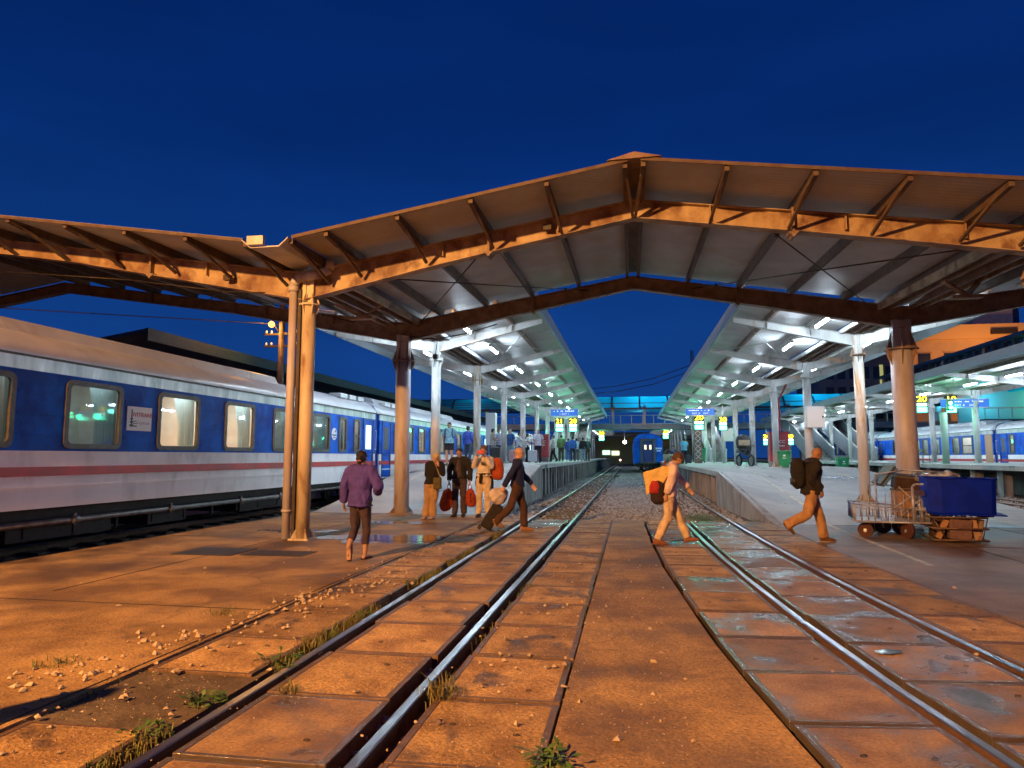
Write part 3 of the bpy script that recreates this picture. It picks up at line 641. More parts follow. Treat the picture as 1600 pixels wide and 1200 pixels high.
# valley gutters with sheet metal trough
for s in (-1, 1):
    x = XL if s < 0 else XR; zt = 4.92+PH-.05
    g = MB(); 
    for a, b in ((-.42, -.26), (-.26, .26), (.26, .42)):
        za, zb = (.12 if abs(a) > .3 else -.02), (.12 if abs(b) > .3 else -.02)
        g.add([(x+a, YE-.08, zt+za+zp(YE)), (x+b, YE-.08, zt+zb+zp(YE)), (x+b, YB, zt+zb+zp(YB)), (x+a, YB, zt+za+zp(YB)), (x+a, YE-.08, zt+za-.02+zp(YE)), (x+b, YE-.08, zt+zb-.02+zp(YE)), (x+b, YB, zt+zb-.02+zp(YB)), (x+a, YB, zt+za-.02+zp(YB))],
              [(0,1,2,3),(7,6,5,4),(0,4,5,1),(1,5,6,2),(2,6,7,3),(3,7,4,0)])
    g.build('valley_gutter', K['steel_w'] , fc)
    g = MB(); g.box(x-.27, x+.02, YE-.17, YE-.09, zt-.05, zt+.10); g.build('gutter_end_cap', K['steel_w'], fc)
    for dx, mm in ((-.48, 'steel_r'), (.48, 'steel_r'), (-.22, 'steel_d'), (.22, 'steel_d')):
        g = MB(); g.beam((x+dx, YN+.15, 4.93+zp(YN)), (x+dx, YF-.13, 4.93+zp(YF)), .07, .16); g.build('gutter_beam', K[mm], fc)
    g = MB(); ym = 14.6
    g.beam((x-.45, ym-.3, 4.86), (x+.1, ym, 4.62), .10, .05); g.beam((x+.1, ym, 4.62), (x+.5, ym+.35, 5.0), .10, .05); g.box(x-.2, x+.35, ym-.1, ym+.1, 4.56, 4.62); g.build('gutter_bracket', K['steel_r'], fc)
# the right half of the front swings a little towards the camera
for o_ in [fc]+list(fc.children_recursive):
    if o_.type == 'MESH':
        for v in o_.data.vertices:
            if v.co.x > 0 and v.co.y < 14: v.co.y -= .075*min(v.co.x, 9)*min(1, (14-v.co.y)/1.9)
# columns
cA = column(fc, XL+.09, YN, 0, 4.32, .125, K['post_y'], 4.9)
g = MB(); g.box(XL-.09, XL-.03, YN-.10, YN+.10, .03, 4.6); g.build('side_channel', K['iron'], cA)
g = MB(); xx = XL-.175; yy = YN-.12
g.tube((xx, yy, .02), (xx, yy, 4.72), .075, n=14); g.path([(xx, yy, 4.70), (xx+.06, yy, 4.80), (xx+.2, yy, 4.84), (xx+.55, yy-.05, 4.86), (xx+.72, yy-.05, 4.95), (xx+.74, yy-.05, 5.1)], .085, 12)
g.tube((xx, yy, .5), (xx, yy, .54), .094, n=14); g.tube((xx, yy, 4.56), (xx, yy, 4.66), .098, n=14); g.build('downpipe', K['col_m'], fc)
column(fc, XL, YF, 0.0, 4.05, .20, K['col_m'], 4.75, K['steel_d'])
column(fc, XC+6.3, YN, 0, 4.32, .165, K['steel_r'], 4.9)
column(fc, XC+6.3, YF, 0.02, 4.05, .245, K['col_m'], 4.75, K['steel_d'])
column(fc, XC-6.3-20.4, YN, -.1, 4.3, .165, K['steel_r'], 4.8); column(fc, XC-6.3-20.4, YF, -.1, 4.3, .2, K['steel_d'], 4.8)
# tie rods
def rods(x0, x1, x2, x3):
    g = MB()
    for a, b in (((x0, YN), (x1, YF)), ((x2, YF), (x3, YN))):
        za = roofz(a[0])+zp(a[1])-.12; zb = roofz(b[0])+zp(b[1])-.12
        g.tube((a[0], a[1], za), (b[0], b[1], zb), .014, n=6); p = Vector((a[0], a[1], za)).lerp(Vector((b[0], b[1], zb)), .12)
        g.ball(p, .045, 8)
    g.build('tie_rod', K['iron'], fc)
rods(-2.4, -5.6, -1.0, -5.5); rods(2.2, 5.9, 1.6, 5.9); rods(-7.2, -12, -7.4, -12.6)
g = MB(); g.path([(-16, YN-.1, 5.55), (-12.5, YN-.2, 5.22), (-9.6, YN-.2, 4.92), (-7.5, YN-.2, 4.60), (-6.7, YN-.2, 4.55)], .012, 5)
g.path([(-6, YF-.2, 4.75), (-5.4, YF-.2, 4.62), (-5.0, YF-.2, 4.60), (-4.2, YF-.2, 4.72), (-3.4, YF-.15, 4.95)], .012, 5)
g.tube((-5.0, YF-.2, 4.60), (-5.05, YF-.2, 4.15), .012, n=5); g.box(-5.10, -5.0, YF-.25, YF-.15, 4.05, 4.18); g.build('cable', K['iron'], fc)
# bulkhead bits on front beam
for x_, z_ in ((-7.5, 4.88), (-1.38, 5.52)): g = MB(); g.box(x_-.07, x_+.07, YN-.2, YN-.11, z_-.05, z_+.05); g.build('junction_box', K['iron'], fc)

# ---- platform canopies: butterfly roof on a single row of columns
def make_tube_light(parent_group, label):
    t = empty('ceiling_light'); tag(t, label, 'lamp', parent_group)
    g = MB(); g.box(-.05, .05, -.66, .66, .02, .09); g.build('lamp_housing', K['steel_w'], t)
    g = MB(); g.tube((0, -.62, -.012), (0, .62, -.012), .028, n=8); g.build('lamp_tube', K['tube'], t); return t
TL0 = None
def tube_light(x, y, z, group, label):
    global TL0
    if TL0 is None: TL0 = make_tube_light(group, label); o = TL0
    else: o = copy_tree(TL0); tag(o, label, 'lamp', group)
    o.location = (x, y, z); return o
def butterfly(label, cx, half_in, half_out, ys, zc, rise_in, rise_out, sgn, ystart, yend, base, colm, rusty=(), rr=.155, lightgroup='', lightlabel='', lights=True, short=False, skew=0):
    """cx column line; inner side is towards the tracks (sgn = +1 when inner is +x)"""
    root = empty('platform_canopy', (0, 0, 0), 0, label, 'canopy')
    xi = lambda u, y=0: cx+sgn*u     # u>0 inner side
    zt = lambda u: zc+(u*rise_in/half_in if u > 0 else -u*rise_out/half_out)
    for i, y in enumerate(ys):
        g = igirder([(xi(-half_out+.1), zt(-half_out+.1), zt(-half_out+.1)-.14), (xi(-.2), zt(0)+.0, zt(0)-.32), (xi(.2), zt(0), zt(0)-.32), (xi(half_in-.1), zt(half_in-.1), zt(half_in-.1)-.14)] if sgn > 0 else
                     [(xi(half_in-.1), zt(half_in-.1), zt(half_in-.1)-.14), (xi(.2), zt(0), zt(0)-.32), (xi(-.2), zt(0), zt(0)-.32), (xi(-half_out+.1), zt(-half_out+.1), zt(-half_out+.1)-.14)], y, .16)
        for u in (-half_out*.6, half_in*.36, half_in*.7):
            g.box(xi(u)-.007, xi(u)+.007, y-.075, y+.075, zt(u)-.22, zt(u))
        g.build('girder', K['steel_w'], root)
        column(root, cx, y, base(y), zc-.62, rr, K['steel_wr'] if i in rusty else colm[i % len(colm)], zc-.05, K['steel_r'] if i in rusty else None)
    P = .16
    for u in (-half_out*.62, -half_out*.30, half_in*.36, half_in*.7):
        g = MB(); g.box(xi(u)-.035, xi(u)+.035, ystart+.03, yend-.03, zt(u)+.002, zt(u)+P); g.build('purlin', K['steel_d'] if u > half_in*.5 else K['steel_w'], root)
    for u in (-.42, -.14, .14, .42):
        g = MB(); g.box(xi(u)-.04, xi(u)+.04, ystart+.03, yend-.03, zc-.03+abs(u)*.1, zc+.12); g.build('gutter_beam', K['steel_w'] if abs(u) > .3 else K['steel_d'], root)
    for u0, u1 in ((.35, half_in), (-.35, -half_out)):
        for a, b in zip([ystart]+[y for y in ys[1:]], [y for y in ys[1:]]+[yend]):
            g = MB(); t = .04; x0, x1 = xi(u0), xi(u1); z0, z1 = zt(u0)+P+.003, zt(u1)+P+.003
            vs = [(x0, a+.01, z0), (x1, a+.01, z1), (x1, b-.01, z1), (x0, b-.01, z0)]; vs += [(x, y, z+t) for x, y, z in vs]
            g.add(vs, [(0,3,2,1) if sgn*u1 > 0 else (0,1,2,3), (4,5,6,7) if sgn*u1 > 0 else (7,6,5,4), (0,1,5,4),(1,2,6,5),(2,3,7,6),(3,0,4,7)]); g.build('roof_sheet', K['sheetw'], root)
        g = MB(); x1 = xi(u1)
        g.box(min(x1, x1+.05*sgn*(1 if u1 > 0 else -1)), max(x1, x1+.05*sgn*(1 if u1 > 0 else -1)), ystart, yend, zt(u1)-.12, zt(u1)+P+.12); g.build('fascia', K['fascia'], root)
    g = MB(); g.box(min(xi(-.4), xi(.4)), max(xi(-.4), xi(.4)), ystart, yend, zc+.122, zc+.135); g.build('valley_gutter', K['steel_d'], root)
    # diagonal bracing in alternate bays
    for a, b in list(zip(ys, ys[1:]))[::2]:
        g = MB()
        for p, q in (((half_in*.9, a), (half_in*.2, b)), ((half_in*.2, a), (half_in*.9, b))):
            g.tube((xi(p[0]), p[1], zt(p[0])-.06), (xi(q[0]), q[1], zt(q[0])-.06), .014, n=5)
        g.build('tie_rod', K['steel_w'], root)
    if lights:
        for i, (a, b) in enumerate(zip([ys[0]-(2.6 if not short else 6)]+ys, ys)):
            ym = (a+b)/2
            tube_light(xi(half_in*.36), ym, zt(half_in*.36)-.10, lightgroup, lightlabel+' on the track side')
            tube_light(xi(-half_out*.32), ym, zt(-half_out*.32)-.10, lightgroup+' outer row', lightlabel+' on the outer side')
    return root
ysL = [21.2+6.03*i for i in range(10)]; ysR = [21.35+6.05*i for i in range(10)]
butterfly('long pale butterfly canopy over the left platform, lit by tubes', -6.05, 3.5, 3.5, ysL, 5.16, .62, .42, 1, 18.35, 77.5, lambda y: zl(-6, y), [K['steel_w']], (1,), .145,
          'tube lights of the left platform canopy', 'glowing white tube under the left platform canopy')
butterfly('long pale butterfly canopy over the right platform, lit by tubes', 6.55, 3.55, 3.5, ysR, 5.05, .60, .62, -1, 18.35, 77.5, lambda y: zr(6.55, y), [K['steel_w']], (0,), .145,
          'tube lights of the right platform canopy', 'glowing white tube under the right platform canopy')
ys3 = [34.7+5.35*i for i in range(9)]
butterfly('farther grey canopy over the second right platform, behind the mauve column', 17.9, 3.7, 3.6, ys3, 5.0, .35, .5, -1, 24, 80, lambda y: 1.13, [K['steel_w']], (), .15,
          'tube lights of the far right canopy', 'glowing white tube under the far right canopy')
# canopies going on beyond the footbridge
for cx, s, nm in ((-6.05, 1, 'left'), (6.55, -1, 'right')):
    r = empty('platform_canopy', (0, 0, 0), 0, 'distant canopy seen under the footbridge, continuing the %s platform' % nm, 'canopy')
    g = MB(); g.box(cx-3.4, cx+3.4, 84, 122, 5.3, 5.4); g.build('roof_sheet', K['sheetw'], r)
    for i in range(6): g = MB(); g.tube((cx, 86+i*6.5, 1), (cx, 86+i*6.5, 5.2), .14, n=8); g.box(cx-3.2, cx+3.2, 86+i*6.5-.08, 86+i*6.5+.08, 5.0, 5.29); g.build('column', K['steel_w'], r)
    for i in range(5): tube_light(cx+s*1.2, 88+i*6.5, 4.9, 'tube lights beyond the footbridge', 'distant white tube light beyond the footbridge')
K['tealf'] = mat('dark_teal_fascia', (.018, .05, .06), .7, col2=(.012, .035, .042))
# tall canopy of the platform left of the train
r = empty('platform_canopy', (0, 0, 0), 0, 'dark unlit canopy roof rising behind the train on the left', 'canopy')
g = MB()
for a, b in (((-15.9, 5.75), (-19.5, 5.2)), ):
    g.add([(a[0], 20.5, a[1]), (a[0], 80, a[1]-.1), (b[0], 80, b[1]-.1), (b[0], 20.5, b[1]), (a[0], 20.5, a[1]-.12), (a[0], 80, a[1]-.22), (b[0], 80, b[1]-.22), (b[0], 20.5, b[1]-.12)],
          [(0,1,2,3),(7,6,5,4),(0,4,5,1),(1,5,6,2),(2,6,7,3),(3,7,4,0)])
g.build('roof_sheet', K['navy'], r)
g = MB(); g.box(-15.9, -15.8, 20.5, 80, 5.35, 5.77); g.build('fascia', K['tealf'], r)
for i in range(9): g = MB(); g.tube((-17.7, 22+i*6.5, 0), (-17.7, 22+i*6.5, 5.5), .14, n=8); g.build('column', K['steel_d'], r)

# ================================================================== TRAINS
def rr_poly(y0, y1, z0, z1, r, n=5):
    p = []
    for cy, cz, a0 in ((y1-r, z1-r, 0), (y0+r, z1-r, 90), (y0+r, z0+r, 180), (y1-r, z0+r, 270)):
        for i in range(n): a = R(a0+90*i/(n-1)); p.append((cy+r*math.cos(a), cz+r*math.sin(a)))
    return p
def ring(g, y0, y1, z0, z1, w, r, xa, xb, mi=0):
    o = rr_poly(y0, y1, z0, z1, r); i_ = rr_poly(y0+w, y1-w, z0+w, z1-w, max(.01, r-w*.6)); n = len(o)
    vs = [(xb, *p) for p in o]+[(xb, *p) for p in i_]+[(xa, *p) for p in o]+[(xa, *p) for p in i_]
    fs = []
    for k in range(n):
        q = (k+1) % n; fs += [(k, q, n+q, n+k), (2*n+k, 2*n+q, q, k), (n+k, n+q, 3*n+q, 3*n+k)]
    g.add(vs, fs, mi)
ROOFP = [(1.47, 3.06), (1.48, 3.12), (1.40, 3.24), (1.24, 3.37), (1.02, 3.47), (.80, 3.54)]
def carriage(label, group, loc, s, wins, L=19.9, doors=(), cap=(0, 20), boxes=((5.0, 7.2), (8.2, 9.4), (11.5, 13.8)), number=None, near=False, wz=(1.66, 2.74)):
    """s = +1: the detailed side faces +x"""
    root = empty('passenger_carriage', loc, 0, label, 'train carriage', group)
    X = lambda x: s*x
    def bx(g, x0, x1, *r, mi=0): a, b = sorted((X(x0), X(x1))); g.box(a, b, *r, mi=mi)
    z0, zb, zs, zt = .68, 1.58, 2.84, 3.06; xo, xi_ = 1.45, 1.40
    g = MB()
    bx(g, xi_, xo, 0, L, z0, zb, mi=1); bx(g, xi_, xo, 0, L, zs, zt, mi=2); bx(g, xo, xo+.018, 0, L, 1.0, 1.035, mi=1); bx(g, xo, xo+.012, 0, L, zb-.012, zb+.006, mi=1)
    holes = sorted([(w[0], w[1]) for w in wins]); y = 0
    for (a, b) in holes:
        bx(g, xi_, xo, y, a, zb, zs); bx(g, xi_, xo, a, b, zb, wz[0]); bx(g, xi_, xo, a, b, wz[1], zs)
        if a-y > .35:
            for zz_ in (1.83, 2.16, 2.50): bx(g, xo, xo+.014, y+.10, a-.10, zz_, zz_+.022)
        y = b
    bx(g, xi_, xo, y, L, zb, zs)
    bx(g, -1.45, -1.40, 0, L, z0, zb, mi=1); bx(g, -1.45, -1.40, 0, L, zb, zs, mi=0); bx(g, -1.45, -1.40, 0, L, zs, zt, mi=2)
    g.box(-1.40, 1.40, 0, .05, z0, zt); g.box(-1.40, 1.40, L-.05, L, z0, zt); g.box(-1.38, 1.38, .05, L-.05, z0, z0+.08, mi=1)
    body = g.build('body', [K['blue'], K['white'], K['silver']], root)
    g = MB(); bx(g, xo, xo+.022, 0, L, 1.19, 1.335); bx(g, -xo-.022, -xo, 0, L, 1.19, 1.335); g.build('red_stripe', K['red'], root)
    # roof
    prof = [(x, z) for x, z in ROOFP]+[(-x, z) for x, z in ROOFP[::-1]]
    g = MB(); n = len(prof); vs = []
    for y, sc in ((0, .0), (.25, .03), (L-.25, .03), (L, 0)):
        for x, z in prof: vs.append((x, y, z+sc*(z-3.0)))
    fs = []
    for j in range(3):
        for k in range(n-1): fs.append((j*n+k, j*n+k+1, (j+1)*n+k+1, (j+1)*n+k))
    fs += [tuple(range(n))[::-1], tuple(3*n+k for k in range(n))]
    g.add(vs, fs, 0, True); g.box(-1.49, 1.49, 0, L, 3.045, 3.075, mi=1); roof = g.build('roof', [K['roof'], K['rubber']], root)
    if cap:
        g = MB(); a, b = cap; y = a
        while y < b-.2:
            e = min(b, y+2.45); m_ = .012
            g.prism([(1.00, 3.46), (.86, 3.70), (.55, 3.78), (-.55, 3.78), (-.86, 3.70), (-1.00, 3.46)], 'y', y+m_, e-m_); y = e
        g.prism([(.98, 3.455), (.84, 3.685), (.54, 3.765), (-.54, 3.765), (-.84, 3.685), (-.98, 3.455)], 'y', a+.02, b-.02)
        g.build('roof_fairing', K['roof'], root)
    rnd = random.Random(int(loc[1]*10+loc[0]))
    for k in range(3):
        g = MB(); y = L-2.6+k*.75; 
        if not near: y = 1.2+k*.8
        g.box(X(1.0)-.22, X(1.0)+.22, y, y+.55, 3.44, 3.60); g.build('roof_vent', K['roof'], root, bevel=.03)
    # windows, panes, what is behind them
    for (a, b, kind) in wins:
        g = MB(); ring(g, a-.035, b+.035, wz[0]-.035, wz[1]+.035, .085, .13, X(xo-.03), X(xo+.028)); fr = g.build('window', K['rubber'], root)
        g = MB(); bx(g, xo-.032, xo-.026, a+.02, b-.02, wz[0]+.02, wz[1]-.02); g.build('pane', K['glass'], fr)
        if kind[0] == 's': g = MB(); bx(g, xo-.03, xo+.02, a+.02, b-.02, 2.16, 2.22); g.build('window_bar', K['rubber'], fr)
        g = MB(); bx(g, .30, .34, a-.3, b+.3, wz[0]-.4, 3.0); bx(g, .34, 1.39, a-.32, a-.29, wz[0]-.4, 3.0); bx(g, .34, 1.39, b+.29, b+.32, wz[0]-.4, 3.0); bx(g, .34, 1.39, a-.29, b+.29, 2.97, 3.0); bx(g, .34, 1.39, a-.29, b+.29, wz[0]-.42, wz[0]-.40)
        g.build('compartment', K['cream'], root)
        w_ = b-a
        if 'c' in kind:
            for side in (0, 1):
                ya, yb = ((a-.1, a+w_*.10) if side == 0 else (a+w_*.66, b+.1)); g = MB(); n = 22; vs = []
                for i in range(n+1):
                    t = i/n; y = ya+(yb-ya)*t; wv = .03*math.sin(i*1.9)
                    yy = y-(0 if side == 0 else .16*w_*(1-t)*1.0)
                    vs += [(X(1.28+wv), y, wz[0]-.25), (X(1.28+wv), y+(.12*w_*(1-t) if side else 0)*0, 2.15), (X(1.28+wv), yy, 2.9)]
                g.add(vs, [(3*i+j, 3*i+3+j, 3*i+4+j, 3*i+1+j) for i in range(n) for j in (0, 1)], 0, True); g.build('curtain', K['curtain'], fr)
        if 'b' in kind:
            g = MB(); bx(g, .36, 1.0, a-.28, a+w_*.55, 2.30, 2.37); bx(g, .36, 1.0, a-.28, a+.35, 2.37, 2.52, mi=1); bx(g, .36, .9, a-.28, a+w_*.3, 2.55, 2.80, mi=0); bx(g, .36, 1.0, a-.28, a+w_*.6, 1.55, 1.62, mi=1); g.build('bunk', [K['bunk'], K['linen']], root)
        if 'w' in kind:
            g = MB(); bx(g, .36, .42, a+w_*.12, a+w_*.34, 1.64, 2.0); g.build('reading_lamp', K['warm'], root)
        if 'l' in kind:
            g = MB(); bx(g, .95, 1.15, a+.05, b-.05, 2.90, 2.93); g.build('cabin_light', K['dim'] if 'd' in kind else K['cool'], root)
    for (a, b, gl) in doors:
        g = MB(); bx(g, xo, xo+.012, a, b, .74, 2.82); 
        g.build('door', K['blue'], root)
        g = MB(); bx(g, xo+.012, xo+.03, a-.03, a+.02, .72, 2.83); bx(g, xo+.012, xo+.03, b-.02, b+.03, .72, 2.83); bx(g, xo+.012, xo+.03, a+.02, b-.02, 2.79, 2.83)
        bx(g, xo+.03, xo+.05, b-.14, b-.10, 1.2, 1.7); g.build('door_frame', K['dblue'], root)
        g = MB(); bx(g, xo+.014, xo+.018, a+.2, b-.2, 1.75, 2.6); o = g.build('door_window', K['rubber'] if not gl else emis('lit_door_pane', (.65, .95, .85), 1.1), root)
        g = MB(); bx(g, xo-.25, xo+.02, a+.05, b-.05, .35, .40); bx(g, xo-.25, xo+.02, a+.05, b-.05, .05+.50, .58); g.build('step', K['under'], root)
    # underframe
    g = MB(); g.box(-1.25, 1.25, .3, L-.3, .50, .679); 
    for a, b in boxes: g.box(-1.2, 1.2, a, b, .16, .50)
    g.build('underframe', K['under'], root)
    if near:
        g = MB(); g.tube((X(1.37), .5, .44), (X(1.37), L-6.5, .44), .05, n=10); g.tube((X(1.34), L-6.5, .50), (X(1.34), L-.6, .50), .04, n=8)
        for y in (3.6, 6.1, 8.6, 11.2, 13.1): g.box(X(1.37)-.03, X(1.37)+.03, y, y+.06, .36, .55); g.tube((X(1.37), y-.06, .44), (X(1.37), y+.12, .44), .068, n=10)
        g.build('brake_pipe', K['pipe'], root)
        g = MB()
        for y in range(2, 19): g.box(X(1.2)-.02, X(1.2)+.02, y+.3, y+.36, .2, .5)
        g.box(min(X(1.19), X(1.21)), max(X(1.19), X(1.21)), 2.2, 19.2, .46, .49); g.build('truss', K['under'], root)
    for yc in (3.0, L-3.0):
        g = MB()
        for sx in (-1, 1):
            g.box(sx*.98-.06, sx*.98+.06, yc-1.5, yc+1.5, .38, .56)
            for dy in (-1.1, 1.1): g.box(sx*.98-.09, sx*.98+.09, yc+dy-.14, yc+dy+.14, .26, .50)
            for k in range(4): g.tube((sx*1.05, yc-.12+k*.08, .2), (sx*1.05, yc-.12+k*.08, .42), .03, n=6)
        g.box(-1, 1, yc-.2, yc+.2, .35, .5); bo = g.build('bogie', K['under'], root)
        for dy in (-1.1, 1.1):
            g = MB()
            for sx in (-1, 1): g.tube((sx*.50, yc+dy, .43), (sx*.58, yc+dy, .43), .43, n=24); g.tube((sx*.47, yc+dy, .43), (sx*.50, yc+dy, .43), .46, n=24)
            g.tube((-.5, yc+dy, .43), (.5, yc+dy, .43), .07, n=8); g.build('wheelset', K['iron'], bo)
    # gangway at the far end
    g = MB(); pr_ = [(1.36, .72), (1.36, 3.1), (1.22, 3.38), (.8, 3.52), (-.8, 3.52), (-1.22, 3.38), (-1.36, 3.1), (-1.36, .72)]
    g.prism(pr_, 'y', L+.004, L+.40); gg = g.build('gangway', K['dblue'], root)
    g = MB(); ring(g, L+.05, L+.35, 1.75, 2.45, .02, .01, X(1.36), X(1.368)); g.build('white_outline', K['white'], gg)
    return root
def mirror_name(): pass
w1 = [(.4, 1.6, 'cl'), (2.9, 4.15, 'cb'), (.0, .0, '')][:2]
# nearest carriage: y origin 4.35
Yc = 4.35
wl_ = [(.45, 1.65, 'cl'), (3.45, 4.70, 'cdl'), (5.73, 6.97, 'cdl'), (8.02, 9.30, 'cbwl'), (10.32, 11.55, 'cbwl'), (12.53, 13.75, 'cdl'), (14.75, 15.95, 'cdl'), (16.70, 17.25, 'cl'), (17.9, 18.4, 'sl')]
t1 = carriage('nearest blue and white carriage at the left edge, with a white notice board', 'carriages of the long train on the left', (-10.65, Yc, 0), 1, wl_, doors=((18.75, 19.65, 1),), cap=(0, 13.6), near=True)
# notice board and round badge
def board(parent, x, y0, y1, z0, z1):
    g = MB(); g.box(x, x+.012, y0, y1, z0, z1); b = g.build('notice_board', K['boardw'], parent); rot = (math.pi/2, 0, math.pi/2)
    text('notice_lettering', 'IVITRANS', .115, (x+.014, (y0+y1)/2+.085, z0+.30), rot, K['txtred'], b, sx=1.12)
    text('notice_lettering', 'Express', .10, (x+.014, (y0+y1)/2+.10, z0+.155), rot, K['txtgrey'], b, sx=1.15)
    g = MB(); yy = y0+.12
    for k in range(5): g.box(x+.013, x+.018, yy-.05+.012*k, yy+.05-.012*k, z0+.08+k*.06, z0+.115+k*.06)
    g.box(x+.013, x+.017, yy-.012, yy+.012, z0+.06, z0+.40); g.box(x+.013, x+.017, yy+.04, yy+.14, z0+.075, z0+.095); g.box(x+.013, x+.017, yy+.04, yy+.14, z0+.125, z0+.14); g.box(x+.013, x+.017, yy+.04, yy+.12, z0+.17, z0+.185)
    g.build('tower_emblem', K['txtgrn'], b)
K['boardw'] = mat('board_white', (.72, .72, .74), .45); K['txtred'] = mat('red_lettering', (.40, .02, .04), .5); K['txtgrey'] = mat('grey_lettering', (.42, .46, .50), .5); K['txtgrn'] = mat('dark_green_emblem', (.03, .06, .06), .5); K['txtw'] = mat('white_lettering', (.8, .8, .8), .5)
board(t1, 1.455, 7.13, 7.80, 1.98, 2.43)
g = MB(); g.tube((1.452, 16.32, 2.2), (1.462, 16.32, 2.2), .19, n=28); bd = g.build('round_badge', K['boardw'], t1)
g = MB()
for k in range(5): g.box(1.462, 1.466, 16.20+k*.05, 16.235+k*.05, 2.14, 2.18); g.box(1.462, 1.466, 16.22+k*.04, 16.245+k*.04, 2.07, 2.10)
g.tube((1.462, 16.36, 2.26), (1.466, 16.39, 2.31), .02, n=6); g.build('badge_lettering', K['txtgrn'], bd)
def nwins(L, first, step, w, kinds): 
    o = []; y = first; i = 0
    while y+w < L-1.6: o.append((y, y+w, kinds[i % len(kinds)])); y += step; i += 1
    return o
rn = random.Random(5)
carriage('second blue and white carriage of the left train, seen between the columns', 'carriages of the long train on the left', (-10.65, Yc+20.35, 0), 1, [(1.6, 2.1, 'sl')]+nwins(19.9, 3.1, 1.72, .95, ('cl', 'cbwl', 'c', 'cwl', 'cl')), doors=((.25, 1.15, 0), (18.7, 19.6, 1)), cap=(.6, 13))
K['boxw'] = mat('white_switch_box', (.6, .62, .62), .5)
carriage('third carriage of the left train, its pale roof shining green', 'carriages of the long train on the left', (-10.65, Yc+40.7, 0), 1, nwins(19.9, 2.2, 1.9, 1.1, ('cl', 'cl', 'cwl')), doors=((.3, 1.2, 1), (18.7, 19.6, 1)), cap=None)
carriage('last carriage in sight of the left train, behind the waiting people', 'carriages of the long train on the left', (-10.65, Yc+61.05, 0), 1, nwins(19.9, 2.2, 1.9, 1.1, ('cl', 'cl', 'cwl')), doors=((.3, 1.2, 1),), cap=(1, 18))
# train on the right, seen from its -x side
carriage('right edge carriage of the right hand train, with a framed roof hatch', 'carriages of the right hand train', (23.0, 25.9, 0), -1, nwins(19.9, 1.8, 2.0, 1.1, ('cl', 'cwl'))+[(18.0, 18.5, 'sl')], doors=((18.8, 19.6, 0),), cap=(3, 17))
K['ochre'] = mat('ochre_door_paint', (.38, .22, .12), .6)
c2 = carriage('middle carriage of the right hand train, with a brown door by its blue gangway', 'carriages of the right hand train', (23.0, 46.25, 0), -1, [(2.6, 4.0, 'sl'), (4.4, 5.4, 'cl'), (5.9, 6.9, 'cl'), (7.4, 8.4, 'cl'), (9.3, 10.3, 'cl'), (10.8, 11.8, 'cwl'), (12.3, 13.3, 'cl'), (13.8, 14.8, 'cl'), (15.3, 16.3, 'c')], doors=((18.8, 19.6, 0),), cap=(2.2, 18))
g = MB(); g.box(-1.475, -1.452, .1, .95, .74, 2.82); g.build('brown_door', K['ochre'], c2)
g = MB(); g.tube((-1.452, 2.0, 2.2), (-1.465, 2.0, 2.2), .22, n=24); g.build('round_badge', K['boardw'], c2)
carriage('far carriage of the right hand train, behind the stairs', 'carriages of the right hand train', (23.0, 66.6, 0), -1, nwins(19.9, 1.8, 1.6, .9, ('cl', 'c')), doors=((18.8, 19.6, 0),), cap=(3, 17))

# end of the blue train standing on the right hand track
tb = empty('parked_train', (1.70, 70.6, 0), 0, 'dark blue carriage end facing the camera, standing on the middle track', 'train carriage')
pe = [(-1.42, .78), (1.42, .78), (1.45, 1.1), (1.45, 2.85), (1.38, 3.15), (1.20, 3.42), (.92, 3.62), (.5, 3.74), (0, 3.78), (-.5, 3.74), (-.92, 3.62), (-1.20, 3.42), (-1.38, 3.15), (-1.45, 2.85), (-1.45, 1.1)]
g = MB(); g.prism(pe, 'y', 0, 20); g.build('body', K['bluend'] if 'bluend' in K else K['blue'], tb)
g = MB(); g.box(-.72, -.52, -.16, -.002, .95, 3.05); g.box(.52, .72, -.16, -.002, .95, 3.05); g.box(-.80, .80, -.2, -.002, 3.05, 3.22); g.box(-.72, .72, -.16, -.002, .80, .95); g.build('gangway_frame', K['rubber'], tb)
g = MB(); g.box(-.50, .50, -.03, -.002, .95, 3.04); dd = g.build('end_door', K['dblue'], tb)
for sx in (-1, 1):
    g = MB(); g.box(sx*.24-.10, sx*.24+.10, -.036, -.031, 2.18, 2.62); g.build('door_pane', emis('lit_end_pane', (1, .85, .5), 1.0), dd)
g = MB(); g.tube((-.9, -.35, .85), (-.9, 0, .85), .09); g.tube((.9, -.35, .85), (.9, 0, .85), .09); g.box(-.12, .12, -.45, 0, .62, .86)
for sx in (-1, 1):
    pts = [(sx*.2, -.15, .8), (sx*.42, -.25, .45), (sx*.25, -.25, .25), (0, -.22, .2)]; g.path(pts, .03, 6)
g.build('coupler', K['iron'], tb)
g = MB()
for k in range(6): g.box(.76+k*.10, .83+k*.10, -.006, -.001, 2.20, 2.36)
for k in range(4): g.box(.85+k*.10, .92+k*.10, -.006, -.001, 1.98, 2.10)
g.build('number_lettering', K['txtw'], tb)
g = MB(); g.box(-1.2, 1.2, .1, 19, .45, .78)
for y in (1.9, 4.1, 16, 18):
    for sx in (-1, 1): g.tube((sx*.47, y, .43), (sx*.6, y, .43), .43, n=20)
g.build('bogie', K['under'], tb)

